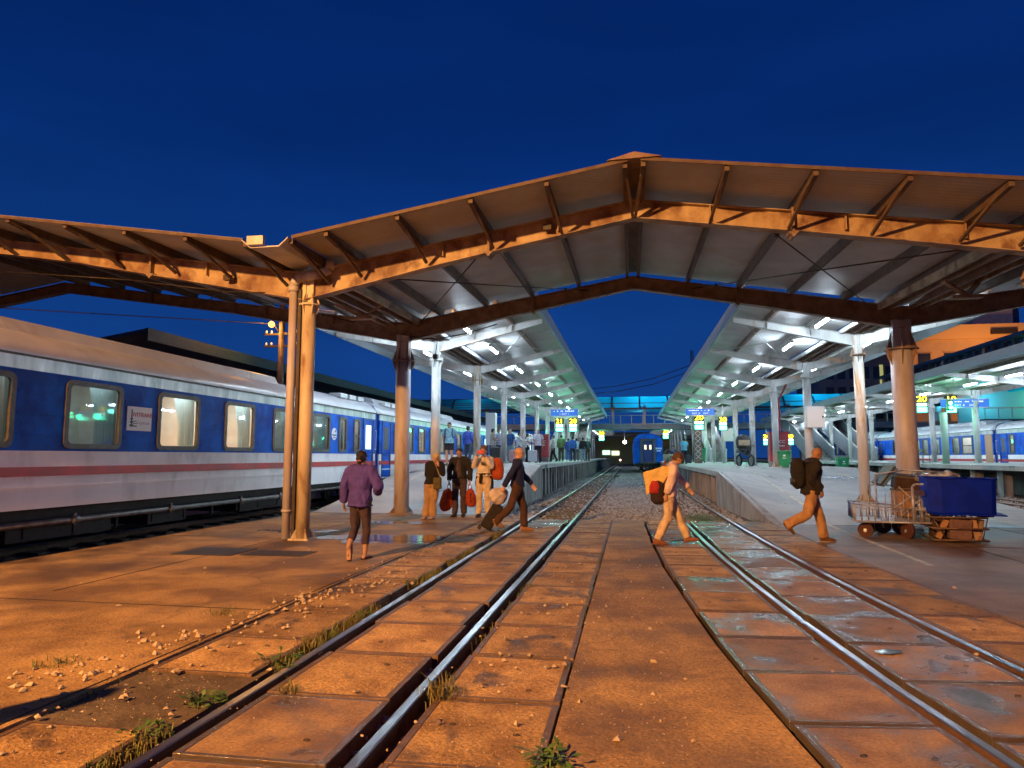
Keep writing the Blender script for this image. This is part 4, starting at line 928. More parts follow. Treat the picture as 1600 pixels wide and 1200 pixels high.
# ================================================================== FOOTBRIDGE, SIGNS, BUILDINGS
YBR = 79.5
fb = empty('footbridge', (0, 0, 0), 0, 'long pale footbridge with a blue glowing arched roof crossing all the tracks', 'footbridge')
g = MB(); g.box(-34, 46, YBR, YBR+4.6, 4.55, 5.12); g.build('deck', K['bridge'], fb)
g = MB(); g.box(-34, 46, YBR-.05, YBR, 5.12, 5.17); g.tube((-34, YBR, 6.1), (46, YBR, 6.1), .04, n=6)
for i in range(66): g.box(-34+i*1.22-.04, -34+i*1.22+.04, YBR-.03, YBR+.03, 5.17, 6.1)
g.build('railing', K['steel_w'], fb)
for x in (-31, -24, -16.5, -9.5, -1.9, 1.6, 9.5, 17, 25, 33, 41):
    g = MB(); g.box(x-.14, x+.14, YBR-.14, YBR+.1, 5.0 if abs(x) < 3 else -.1, 7.2); g.build('post', K['steel_w'], fb)
for i in range(27):
    g = MB(); x0 = -36+i*3.1; x1 = x0+2.9; vs = []; n = 8
    for x in (x0, x1):
        for k in range(n+1): a = math.pi*k/n; vs.append((x, YBR+2.3-2.5*math.cos(a), 6.9+1.5*math.sin(a)))
    g.add(vs, [(k, k+1, n+2+k, n+1+k) for k in range(n)], 0, True); g.build('roof_panel', K['cyanroof'], fb)
    g = MB()
    for k in range(n): a, b = math.pi*k/n, math.pi*(k+1)/n; g.beam((x1+.1, YBR+2.3-2.5*math.cos(a), 6.9+1.5*math.sin(a)), (x1+.1, YBR+2.3-2.5*math.cos(b), 6.9+1.5*math.sin(b)), .16, .10)
    g.build('roof_rib', K['navy'], fb)
g = MB(); g.box(-36, 48, YBR-.3, YBR-.1, 6.75, 6.95); g.box(-36, 48, YBR+4.7, YBR+4.9, 6.75, 6.95); g.box(-36, 48, YBR-.28, YBR-.2, 7.42, 7.5); g.build('roof_edge_beam', K['navy'], fb)
for x, e in ((-18, 25), (-3.5, 30), (1.0, 110), (4.4, 80), (19.2, 110), (24.4, 150), (33, 60), (41, 110)):
    l = light('bridge_lamp', 'POINT', (x, YBR+2.3, 7.0), (.10, .75, 1.0), e*1.5, shadow_soft_size=.3); l.parent = fb
# escalator / stair boxes up to the bridge
def stairs(label, x, y0, y1, z0, z1, w, m):
    t = empty('stairway', (0, 0, 0), 0, label, 'stairs'); d = (y1-y0); n = 18
    g = MB()
    for i in range(n): g.box(x-w/2, x+w/2, y0+d*i/n, y0+d*(i+1)/n, z0+(z1-z0)*i/n-.35, z0+(z1-z0)*(i+1)/n)
    g.build('steps', K['platwall'], t)
    for sx in (-1, 1):
        g = MB(); xx = x+sx*(w/2+.05)
        g.prism([(y0-.5, z0), (y0-.5, z0+1.0), (y0, z0+1.1), (y1, z1+1.1), (y1, z1-.5), (y0+.8, z0-.0)], 'x', xx-.03, xx+.03); g.build('side_panel', m, t)
        g = MB(); g.path([(xx, y0-.6, z0+1.05), (xx, y0, z0+1.18), (xx, y1, z1+1.18)], .06, 6); g.build('handrail', K['steel_w'], t)
    return t
stairs('escalator with steel sides rising to the footbridge from the left platform', -4.9, 66, 78.6, HL, 5.1, 1.1, K['steel_w'])
stairs('dark staircase rising to the footbridge beside the left escalator', -6.9, 66, 78.6, HL, 5.1, 1.4, K['fascia'])
stairs('pair of pale escalators behind the green bin on the right platform', 16.6, 65, 78, 1.13, 5.1, 1.6, K['fascia'])
stairs('steel staircase with open trusses behind the running man', 20.2, 65, 78, 1.13, 5.1, 1.4, K['fascia'])
stairs('far escalator rising from the right platform to the footbridge', 7.9, 66, 78.6, HR, 5.1, 1.2, K['steel_w'])

# ---- hanging direction signs and number displays
K['signblue'] = mat('sign_blue', (.02, .10, .42), .4); K['black'] = mat('black_housing', (.02, .02, .02), .5)
K['signblue'].node_tree.nodes['Principled BSDF'].inputs['Emission Color'].default_value = (.02, .16, .6, 1); K['signblue'].node_tree.nodes['Principled BSDF'].inputs['Emission Strength'].default_value = .35
K['ledy'] = emis('yellow_led', (1, .62, .02), 5); K['ledg'] = emis('green_led', (.10, 1, .55), 5); K['ledw'] = emis('white_led', (.75, 1, .92), 5)
K['signw'] = emis('backlit_lettering', (.8, .9, 1), .8)
def dirsign(label, x, y, z, words, w=1.75):
    t = empty('direction_sign', (x, y, z), 0, label, 'sign', 'blue hanging direction signs'); g = MB(); g.box(-w/2, w/2, -.06, .06, -.21, .21); g.build('sign_box', K['signblue'], t)
    g = MB(); g.box(-w/2-.03, w/2+.03, -.07, .07, .21, .245); g.box(-w/2-.03, w/2+.03, -.07, .07, -.245, -.21); g.tube((-w*.35, 0, .24), (-w*.35, 0, 1.0), .015, n=5); g.tube((w*.35, 0, .24), (w*.35, 0, 1.0), .015, n=5); g.build('sign_hanger', K['steel_w'], t)
    g = MB(); rs = random.Random(int(x*9)); xx = -w*.40
    while xx < w*.38: q = rs.uniform(.03, .09); g.box(xx, xx+q, -.066, -.061, .06, .10+rs.uniform(0, .04)); xx += q+rs.choice((.02, .03, .16))
    g.build('sign_small_lettering', K['signw'], t); text('sign_lettering', words[1], .15, (0, -.064, -.10), (math.pi/2, 0, 0), K['signw'], t, ext=.001)
dirsign('blue hanging direction sign over the left platform crowd', -4.2, 45, 4.32, ('', '<  EXIT  >'))
dirsign('blue hanging direction sign lettered EXIT over the right platform', 4.35, 45, 4.28, ('', 'EXIT  &     EXIT'))
dirsign('pale blue hanging sign behind the mauve column on the far platform', 17.4, 40, 4.28, ('', 'EXIT  &     EXIT'), 2.3)
def display(label, x, y, z, num, s=1.0):
    t = empty('number_display', (x, y, z), 0, label, 'display', 'lit platform number displays'); t.scale = (s, s, s); g = MB(); g.box(-.30, .30, -.06, .06, -.48, .48); g.build('display_case', K['black'], t)
    text('display_number', num, .42, (0, -.066, .27), (math.pi/2, 0, 0), K['ledy'], t, ext=.004, sx=1.25)
    g = MB()
    for k in range(2): g.box(-.24, .24, -.068, -.062, .00-k*.08, .045-k*.08)
    g.build('display_text_row', K['ledw'], t)
    g = MB(); g.box(-.24, .24, -.068, -.062, -.42, -.16); g.build('display_text_row', K['ledg'], t)
    g = MB(); g.tube((0, 0, .48), (0, 0, 1.3), .02, n=6); g.build('display_hanger', K['steel_w'], t)
    l = light('display_glow', 'POINT', (0, -.5, -.2), (.06, 1.0, .42), 24*s, shadow_soft_size=.2); l.parent = t
    return t
display('left one of two number displays, yellow over green, over the left platform', -4.62, 46, 3.55, '21', .95)
display('right one of two number displays, yellow over green, over the left platform', -3.72, 46, 3.55, '20', .95)
display('large number display, yellow over green, over the right platform', 4.45, 47, 3.72, '20', 1.1)
display('number display with yellow digits half behind a right platform column', 6.35, 50, 3.75, '30', 1.0)
display('small distant number display left of the dark staircase', -3.4, 84, 3.9, '20', 1.2)
display('small distant number display right of the blue train end', 4.1, 84, 4.1, '20', 1.2)
display('number display with bright digits right of the rusty white column', 15.3, 40, 4.25, '20', 1.0)
display('number display cut by the mauve column', 16.9, 40.4, 4.25, '10', 1.0)
display('low number display behind the motorbike, left one', 11.4, 62, 2.9, '20', 1.0)
display('low number display behind the motorbike, right one', 13.3, 62, 2.9, '20', 1.0)
for i in range(3): light('green_wash_fill', 'POINT', ((-5.0, 5.0, 9.0)[i], 60, (3.7, 3.7, 3.0)[i]), (.08, 1, .50), 110, shadow_soft_size=.3)  # fill lights without fixtures, added for the displays' green wash under the canopies
light('green_wash_fill', 'POINT', (-8.0, 52, 3.9), (.08, 1, .60), 130, shadow_soft_size=.3)  # same added green fill, beside the left train
t = empty('signal_lamp', (15.6, 38.2, 0), 0, 'pair of round green signal lights on a mint post', 'signal'); g = MB(); g.tube((0, 0, 1.13), (0, 0, 3.7), .17, n=14); g.build('signal_post', mat('mint_paint', (.35, .55, .42), .5), t)
for z in (3.95, 3.62+.55):
    g = MB(); g.ball((.33, -.1, z), .085, 10); g.build('signal_light', emis('green_signal', (.1, 1, .4), 14), t)
g = MB(); g.box(.2, .46, -.06, .1, 3.8, 4.35); g.build('signal_case', K['black'], t)
# white globe under the bridge
t = empty('round_lamp', (-.75, 92, 3.35), 0, 'round white lamp glowing under the footbridge left of the blue train', 'lamp'); g = MB(); g.ball((0, 0, 0), .22, 12); g.build('lamp_globe', emis('white_globe', (.8, 1, 1), 18), t); g = MB(); g.tube((0, 0, .2), (0, 0, 1.6), .03); g.build('lamp_rod', K['steel_w'], t)
t = empty('tail_lamp', (-1.55, 105, .95), 0, 'small red and white tail light low above the far rails', 'lamp'); g = MB(); g.ball((0, 0, 0), .12, 10); g.build('lamp_glow', emis('tail_light', (1, .5, .35), 12), t)
# far end of the station
t = empty('station_shed', (0, 0, 0), 0, 'yellow shed with a faintly glowing wall closing the view beyond the footbridge', 'building')
g = MB(); g.box(-12, 14, 132, 133, 0, 6); g.build('wall', mat('glowing_shed_wall', (.35, .30, .15), .8, emit=(.9, .65, .2), estr=.003), t); g = MB(); g.add([(-12, 126, 4.2), (1, 126, 5.4), (14, 126, 4.2), (-12, 133, 4.2), (1, 133, 5.4), (14, 133, 4.2), (-12, 126, 4.0), (1, 126, 5.2), (14, 126, 4.0)], [(0,1,4,3),(1,2,5,4),(0,6,7,1),(1,7,8,2)]); g.build('roof', K['navy'], t)  # wall has a faint emission of its own in place of lamplight
for x, z, c in ((-4.5, 2.2, (.6, 1, .8)), (-2.8, 2.1, (.9, 1, .6)), (2.5, 3.5, (1, .8, .3))):
    g = MB(); g.box(x-.7, x+.7, 131.9, 131.99, z-.4, z+.4); g.build('lit_window', emis('shed_window', c, .9), t)

# ---- buildings behind the right hand side
K['bwall'] = mat('dark_building_wall', (.10, .11, .15), .7, col2=(.07, .08, .11), nscale=.5); K['bwin'] = mat('dark_window_glass', (.02, .03, .05), .15)
t = empty('office_building', (0, 0, 0), 0, 'dark building with a grid of unlit windows right of centre', 'building')
g = MB(); g.box(23.5, 33, 92, 104, 0, 13.6); g.box(23.2, 33.3, 91.7, 104.3, 13.6, 14.0); g.build('wall', K['bwall'], t)
for i in range(6):
    for j in range(4): g = MB(); x = 24.3+i*1.4; z = 3.6+j*2.5; g.box(x, x+.9, 91.9, 91.99, z, z+1.5); g.build('window', K['bwin'], t)
g = MB(); g.box(30.6, 31.0, 91.85, 91.99, 8, 12.8); g.build('yellow_window_strip', emis('stair_window', (.8, .8, .3), .25), t)
t = empty('hotel_building', (0, 0, 0), 0, 'orange lit hotel facade at the right edge above the canopy', 'building')
g = MB(); g.box(34, 70, 100, 116, 0, 17.0); g.build('wall', mat('orange_facade', (.62, .42, .24), .8, col2=(.5, .34, .2), nscale=.4), t); g = MB(); g.box(33.6, 70.4, 99.6, 116.4, 17.0, 18.9); g.build('parapet', mat('parapet_paint', (.70, .45, .2), .8), t)
for i in range(8):
    g = MB(); x = 35+i*3.2; g.box(x, x+1.5, 99.9, 99.99, 13.2, 15.2); w_ = g.build('window', K['bwin'], t); g = MB(); g.box(x-.15, x+1.65, 99.82, 99.9, 15.2, 15.4); g.build('sill', K['ochre'], w_)
g = MB(); g.box(47, 50, 99, 99.6, 17.5, 18.1); g.build('wall_lamp', K['iron'], t)
for a, b, z in ((36, 39.5, 20.8), (47, 52, 22), (56, 60, 23)): g = MB(); g.box(a, b, 104, 109, 18.9, z); g.build('roof_tank_room', K['cream'], t)
l = light('hotel_flood_light', 'AREA', (45, 90, 13.0), (1, .42, .10), 700, size=3); l.rotation_euler = (R(100), 0, 0); l.parent = t
t = empty('apartment_tower', (0, 0, 0), 0, 'dim tower block at the upper right behind the hotel', 'building'); g = MB(); g.box(52, 66, 130, 142, 0, 30); g.build('wall', K['bwall'], t)
for i in range(5):
    for j in range(4): g = MB(); x = 53+i*2.6; z = 19+j*2.8; g.box(x, x+1.4, 129.9, 129.99, z, z+1.6); g.build('window', mat('w', (.02,.03,.05), .2) if (i+j) % 4 else emis('dim_window', (1, .7, .4), .3), t)
# elevated walkway with strip windows
wk = empty('station_walkway', (0, 0, 0), 0, 'long navy elevated walkway with strip windows above the far platform', 'building')
g = MB(); g.prism([(29.6, 10.75), (29.6, 11.05), (34, 12.1), (38, 11.0), (38, 10.7)], 'y', 40, 90); g.build('roof', K['navy'], wk)
g = MB(); g.box(30.0, 37.6, 40, 90, 7.6, 9.55); g.box(30.0, 30.15, 40, 90, 9.55, 9.7); g.build('parapet', K['navy'], wk)
for i in range(31):
    g = MB(); y = 41+i*1.6; g.box(30.0, 30.14, y, y+.16, 9.7, 10.75); g.build('mullion', K['bridge'] if i % 5 == 0 else K['navy'], wk)
g = MB(); g.box(30.2, 30.24, 40, 90, 9.55, 10.75); g.build('strip_window', K['bwin'], wk)
for y in (46, 58, 70, 82): g = MB(); g.tube((33, y, 0), (33, y, 7.6), .35); g.build('pier', K['bridge'], wk)
g = MB(); g.ball((29.9, 59, 9.95), .10, 8); g.build('green_lamp', emis('green_walk_lamp', (.3, 1, .1), 8), wk)
# station concourse on the right with cyan lit hall
hl = empty('concourse_hall', (0, 0, 0), 0, 'blue glowing concourse hall with arched glass roof at the right edge', 'building')
g = MB(); g.box(28.2, 60, 62, 62.4, 3.4, 4.5); g.build('balcony', K['navy'], hl)
g = MB()
for i in range(32): g.box(28.4+i, 28.44+i, 61.95, 62.0, 4.5, 5.4)
g.tube((28.3, 61.97, 5.4), (60, 61.97, 5.4), .04, n=6); g.build('railing', K['steel_w'], hl)
g = MB(); g.box(28.2, 60, 66, 66.3, 3.5, 8.0); g.build('back_wall', mat('hall_wall', (.30, .45, .5), .6), hl)
for i in range(9):
    g = MB(); x0 = 29+i*3.4; n = 8; vs = []
    for y in (61.5, 67):
        for k in range(n+1): a = math.pi*k/n; vs.append((x0+1.6-1.6*math.cos(a), y, 7.0+1.3*math.sin(a)))
    g.add(vs, [(k, k+1, n+2+k, n+1+k) for k in range(n)], 0, True); g.build('arched_roof', K['cyanroof'], hl)
for x, c in ((30, (.1, .8, 1)), (35, (.15, 1, .6)), (41, (.1, .8, 1)), (47, (.1, .7, 1))):
    l = light('hall_lamp', 'POINT', (x, 64.5, 6.3), c, 110, shadow_soft_size=.3); l.parent = hl

# ---- pole with the sodium street lamp beyond the left train
t = empty('utility_pole', (-14.05, 26.2, 0), 0, 'dark utility pole with insulator arms and a burning orange lamp', 'utility pole')
g = MB(); g.tube((0, 0, 0), (0, 0, 7.9), .15, .12, 12); g.build('pole', K['strut'], t)
for z in (6.0, 6.5):
    g = MB(); g.box(-.75, .75, -.05, .05, z-.04, z+.04); ar = g.build('cross_arm', K['iron'], t)
    for x in (-.68, -.45, .35, .65): g = MB(); g.tube((x, 0, z+.04), (x, 0, z+.15), .045, .03, 8); g.build('insulator', K['boxw'], ar)
g = MB(); g.path([(-.1, -.1, 6.6), (-.35, -.15, 6.98), (-.32, -.28, 6.98)], .03, 6); g.path([(0, 0, 7.9), (.0, -.1, 8.1), (-.15, -.3, 8.25)], .03, 6); g.build('lamp_bracket', K['steel_d'], t)
g = MB(); g.ball((-.32, -.28, 6.86), .13, 12); g.build('lamp_bulb', emis('sodium_bulb', (1, .40, .07), 2.6), t)
l = light('street_lamp_light', 'POINT', (-.32, -.45, 6.86), (1, .42, .08), 150, shadow_soft_size=.15); l.parent = t
g = MB(); g.path([(-40, 20, 8.4), (-30, 23, 7.8), (-22, 25, 7.4), (-14.05, 26.2, 6.9)], .02, 5); tag(g.build('overhead_wire', K['iron']), 'thin wire running left from the utility pole under the canopy', 'wire', 'overhead wires')
g = MB(); g.path([(-4.2, 58, 7.0), (-1, 59, 7.4), (2, 60, 8.1), (5.2, 61, 9.3)], .03, 5); tag(g.build('overhead_wire', K['iron']), 'upper wire crossing the blue sky between the two canopies', 'wire', 'overhead wires')
g = MB(); g.path([(-4.2, 58, 6.6), (-1, 59, 6.95), (2, 60, 7.6), (5.2, 61, 8.8)], .03, 5); tag(g.build('overhead_wire', K['iron']), 'lower wire crossing the blue sky between the two canopies', 'wire', 'overhead wires')
for k in range(4):
    g = MB(); g.path([(-40, 66+k, 6.0+k*.5), (-22, 66+k, 5.7+k*.5), (-10, 66+k, 5.9+k*.5)], .025, 5); tag(g.build('overhead_wire', K['iron']), 'faint wire in the gap between left train and canopy', 'wire', 'wires behind the left train')
t = empty('radio_mast', (5.35, 61, 0), 0, 'thin dark mast sticking up behind the right canopy', 'mast'); g = MB()
for dx, dy in ((-.1, 0), (.1, 0), (0, .15)): g.tube((dx, dy, 0), (dx, dy, 10.6), .03, n=5)
for k in range(30): g.tube((-.1, 0, k*.35), (.1, 0, k*.35+.18), .015, n=4)
g.build('mast_lattice', K['iron'], t)
def tree(x, y, h, r, label, seed):
    t = empty('tree', (x, y, 0), 0, label, 'tree', 'dark trees behind the left train'); rnd = random.Random(seed); g = MB(); g.tube((0, 0, 0), (.1, 0, h*.6), .22, .1, 8)
    for k in range(6): a = k; g.tube((.1, 0, h*.5), (math.cos(a)*r*.6, math.sin(a)*r*.6, h*.8), .07, .03, 6)
    g.build('trunk', K['steel_d'], t); g = MB()
    for i in range(1500):
        c = rnd.choice([(math.cos(k)*r*.5, math.sin(k)*r*.5, h*.75+.2*math.sin(k*3)) for k in range(7)]); p = Vector(c)+Vector((rnd.gauss(0, r*.3), rnd.gauss(0, r*.3), rnd.gauss(0, h*.11))); a = rnd.uniform(0, 6.28); s_ = rnd.uniform(.08, .16)
        d = Vector((math.cos(a), math.sin(a), rnd.uniform(-.6, .6)))*s_; e = Vector((-d.y, d.x, rnd.uniform(-.1, .1))); g.add([p-d, p+e*.4, p+d, p-e*.4], [(0, 1, 2, 3)])
    g.build('crown', K['leaf'], t)
tree(-24, 50, 6.7, 2.6, 'dark tree crown showing over the second carriage roof', 1); tree(-29, 58, 7.2, 3, 'dark tree farther left behind the second carriage', 2)

# ---- platform furniture
K['pred'] = mat('red_cabinet_paint', (.46, .05, .06), .5, col2=(.28, .04, .05), nscale=3)
def firebox(label, x, y, z, w, d, h):
    t = empty('fire_cabinet', (x, y, z), 0, label, 'fire cabinet', 'red fire equipment cabinets'); g = MB(); g.box(-w/2, w/2, -d/2, d/2, .28, h); g.build('cabinet', K['pred'], t, bevel=.015)
    g = MB(); g.box(-w/2-.05, w/2+.05, -d/2-.05, d/2+.05, h, h+.05); g.build('cabinet_top', K['pred'], t); g = MB(); g.box(-w/2+.03, w/2-.03, -d/2+.03, d/2, 0, .28); g.build('plinth', K['platwall'], t)
    g = MB(); g.box(-.006, .006, -d/2-.004, -d/2, .3, h-.04); g.build('door_gap', K['black'], t)
    text('cabinet_lettering', 'PCCC', .2*w/.95*1.1, (0, -d/2-.006, h*.74), (math.pi/2, 0, 0), K['txtw'], t, ext=.002); g = MB()
    for k in range(7): g.box(-.24+.07*k, -.195+.07*k, -d/2-.006, -d/2-.001, h*.74-.22, h*.74-.15)
    g.build('cabinet_small_lettering', K['txtw'], t)
firebox('red fire cabinet lettered PCCC behind the green bin on the right platform', 6.88, 34.6, .98, .86, .6, 1.62)
firebox('red fire cabinet lettered PCCC in front of the crowd on the left platform', -5.35, 42.2, HL, .95, .6, 1.62)
g = MB(); g.path([(7.05, 34.95, 1.0), (7.05, 34.95, 4.2), (7.4, 34.6, 5.0)], .055, 8); tag(g.build('drain_pipe', K['pred']), 'thin reddish pipe rising from the fire cabinet to the right canopy', 'pipe')
def bin_(label, x, y, z, s=1):
    t = empty('wheelie_bin', (x, y, z), 0, label, 'bin', 'green wheelie bins'); t.scale = (s, s, s); mm = K['binm']; g = MB()
    g.loft([(0, 0, .10), (0, 0, .14), (0, 0, .95)], [(.27, .24), (.28, .25), (.34, .33)], 4); 
    g = MB(); vs = [(-.27, -.24, .1), (.27, -.24, .1), (.27, .24, .1), (-.27, .24, .1), (-.36, -.33, .92), (.36, -.33, .92), (.36, .33, .92), (-.36, .33, .92)]
    g.add(vs, [(0,3,2,1),(4,5,6,7),(0,1,5,4),(1,2,6,5),(2,3,7,6),(3,0,4,7)]); g.build('bin_body', mm, t, bevel=.02)
    g = MB(); g.box(-.40, .40, -.38, .36, .92, 1.0); g.box(-.36, .36, -.30, .28, 1.0, 1.05); g.build('lid', mm, t, bevel=.02)
    for sx in (-1, 1): g = MB(); g.tube((sx*.24, .22, .10), (sx*.31, .22, .10), .10, n=14); g.build('wheel', K['black'], t)
    g = MB(); g.box(-.06, .06, -.335, -.295, .70, .80); g.box(-.10, .10, -.325, -.29, .58, .62); g.build('bin_sticker', K['txtw'], t)
K['binm'] = mat('green_bin_plastic', (.02, .30, .12), .45, col2=(.015, .22, .09), nscale=3)
bin_('green wheelie bin in front of the red cabinet on the right platform', 6.86, 33.5, .95, .78)
bin_('far green bin beside a mint coloured column on the right platform', 5.3, 55.5, 1.0, 1.1)
bin_('dark green bin beyond the pale escalators', 12.9, 46, .5, .9)
def ebox(label, x, y, z, w, h):
    t = empty('switch_box', (x, y, z), 0, label, 'switch box', 'pale electrical boxes on columns'); g = MB(); g.box(-w/2, w/2, -.14, .14, 0, h); g.build('box_case', K['boxw'], t, bevel=.012)
    g = MB(); g.box(-w/2+.04, w/2-.04, -.148, -.141, .04, h-.04); g.build('box_door', K['boxw'], t); g = MB(); g.box(w/2-.10, w/2-.06, -.17, -.148, h*.45, h*.55); g.build('latch', K['black'], t)
ebox('large pale switch box on the second column of the right platform', 6.72, 27.08, 2.55, .62, .78)
ebox('small pale switch box on a column farther along the right platform', 6.85, 50.9, 2.55, .7, .9)
ebox('tall pale switch box above the left platform beside the rusty column', -6.35, 27.5, 0, .1, .1) if False else None
t = empty('equipment_cabinet', (-8.15, 40.6, HL), 0, 'tall pale cabinet standing by the gap between two left train carriages', 'cabinet'); g = MB(); g.box(-.28, .28, -.3, .3, 1.0, 2.9); g.build('cabinet_case', K['boxw'], t); g = MB(); g.box(-.24, -.16, -.2, .2, 0, 1.0); g.box(.16, .24, -.2, .2, 0, 1.0); g.build('cabinet_leg', K['dblue'], t)
for x, y, nm in ((-8.05, 46.5, 'left'), (-7.6, 48.5, 'right')):
    t = empty('blue_post', (x, y, HL), 0, 'short dark blue post beside the left train, the %s one' % nm, 'post'); g = MB(); g.tube((0, 0, 0), (0, 0, 2.0), .12, n=10); g.build('post_shaft', K['dblue'], t)
t = empty('lattice_mast', (4.9, 53, 1.0), 0, 'brown notice pillar with a white diamond lattice on the right platform', 'pillar'); g = MB(); g.box(-.28, .28, -.12, .12, 0, 3.0); g.build('pillar', K['steel_d'], t); g = MB()
for k in range(7): z = .3+k*.38; g.beam((-.2, -.13, z), (.2, -.13, z+.36), .03, .03); g.beam((.2, -.135, z), (-.2, -.135, z+.36), .03, .03)
g.build('lattice', K['txtw'], t)

t = empty('shadow_caster', (-4.05, 2.75, 0), 0, 'added unseen bollard just outside the lower left corner, casting a long shadow', 'shadow_caster'); g = MB(); g.loft([(0, 0, 0), (0, 0, .9), (0, 0, 1.02), (0, 0, 1.10)], [.14, .12, .10, .03], 16); g.build('shadow_caster_shaft', K['steel_r'], t); g = MB(); g.tube((0, 0, .7), (0, 0, .8), .126, n=16); g.build('shadow_caster_band', K['boxw'], t)  # invented post out of view, added only for the shadow it throws

# ================================================================== PEOPLE
def meshed(mb, name, m, parent, vox=.012, smooth=3, wr=0.0, seed=0, wscale=9):
    o = mb.build(name, m)
    md = o.modifiers.new('remesh', 'REMESH'); md.mode = 'VOXEL'; md.voxel_size = vox; md.use_smooth_shade = True
    if smooth: sm = o.modifiers.new('smooth', 'SMOOTH'); sm.factor = .5; sm.iterations = smooth
    bpy.context.view_layer.update()
    me = bpy.data.meshes.new_from_object(o.evaluated_get(bpy.context.evaluated_depsgraph_get()))
    o.modifiers.clear(); old = o.data; o.data = me; me.name = name; bpy.data.meshes.remove(old)
    if wr:
        off = Vector((seed*3.1, seed*1.7, 0)); ns = [v.normal.copy() for v in me.vertices]
        for v, nn in zip(me.vertices, ns):
            p = v.co; q = Vector((p.x*wscale, p.y*wscale, p.z*wscale*.55))+off; v.co = p+nn*wr*(noise.noise(q)+.5*noise.noise(q*2.1))
    for p in me.polygons: p.use_smooth = True
    if not me.materials: me.materials.append(m)
    o.parent = parent; return o
SK = {n: mat('skin_'+n, c, .55, col2=tuple(v*.85 for v in c), nscale=6) for n, c in (('fair', (.62, .36, .25)), ('tan', (.45, .26, .17)), ('brown', (.36, .19, .11)))}
HR_ = {n: mat('hair_'+n, c, .6, col2=tuple(v*.6 for v in c), nscale=18, stretch=(3, 3, .6), bump=.5, bscale=60) for n, c in (('black', (.009, .008, .008)), ('brown', (.10, .05, .025)), ('blond', (.66, .50, .26)), ('grey', (.35, .33, .30)))}
CL = {}
def cm(c, key=None):
    if c not in CL: CL[c] = cloth('cloth_%d' % len(CL), c)
    return CL[c]
V3 = lambda *a: Vector(a)
def hand(g, w, d, n, curl=.5, s=1.0, side=1):
    """palm at wrist w pointing along d, palm normal n; four fingers of different length and a thumb on one edge"""
    d = Vector(d).normalized(); n = Vector(n); n = (n-d*n.dot(d)).normalized(); a = d.cross(n)*side
    g.loft([w-d*.01, w+d*.03*s, w+d*.075*s, w+d*.092*s], [(.024*s, .017*s), (.034*s, .017*s), (.040*s, .015*s), (.036*s, .012*s)], 10, xref=a)
    for k, (off, L) in enumerate(((-.029, .066), (-.010, .076), (.010, .072), (.029, .056))):
        b = w+d*.088*s+a*off*s; c = curl*(1+.15*k); p1 = b+(d*math.cos(c*.6)+n*math.sin(c*.6))*L*.45*s; p2 = p1+(d*math.cos(c*1.5)+n*math.sin(c*1.5))*L*.33*s; p3 = p2+(d*math.cos(c*2.3)+n*math.sin(c*2.3))*L*.25*s
        g.loft([b-d*.012*s, b+(p1-b)*.5, p1, p2, p3], [.0095*s, .009*s, .0088*s, .008*s, .006*s], 8)
    t0 = w+d*.026*s-a*.026*s; t1 = t0+(d*.7-a*.75+n*.25).normalized()*.034*s; t2 = t1+(d*.9-a*.25+n*.35).normalized()*.03*s
    g.loft([t0-d*.008*s+a*.01*s, t0, t1, t2], [.012*s, .0125*s, .0105*s, .007*s], 8)
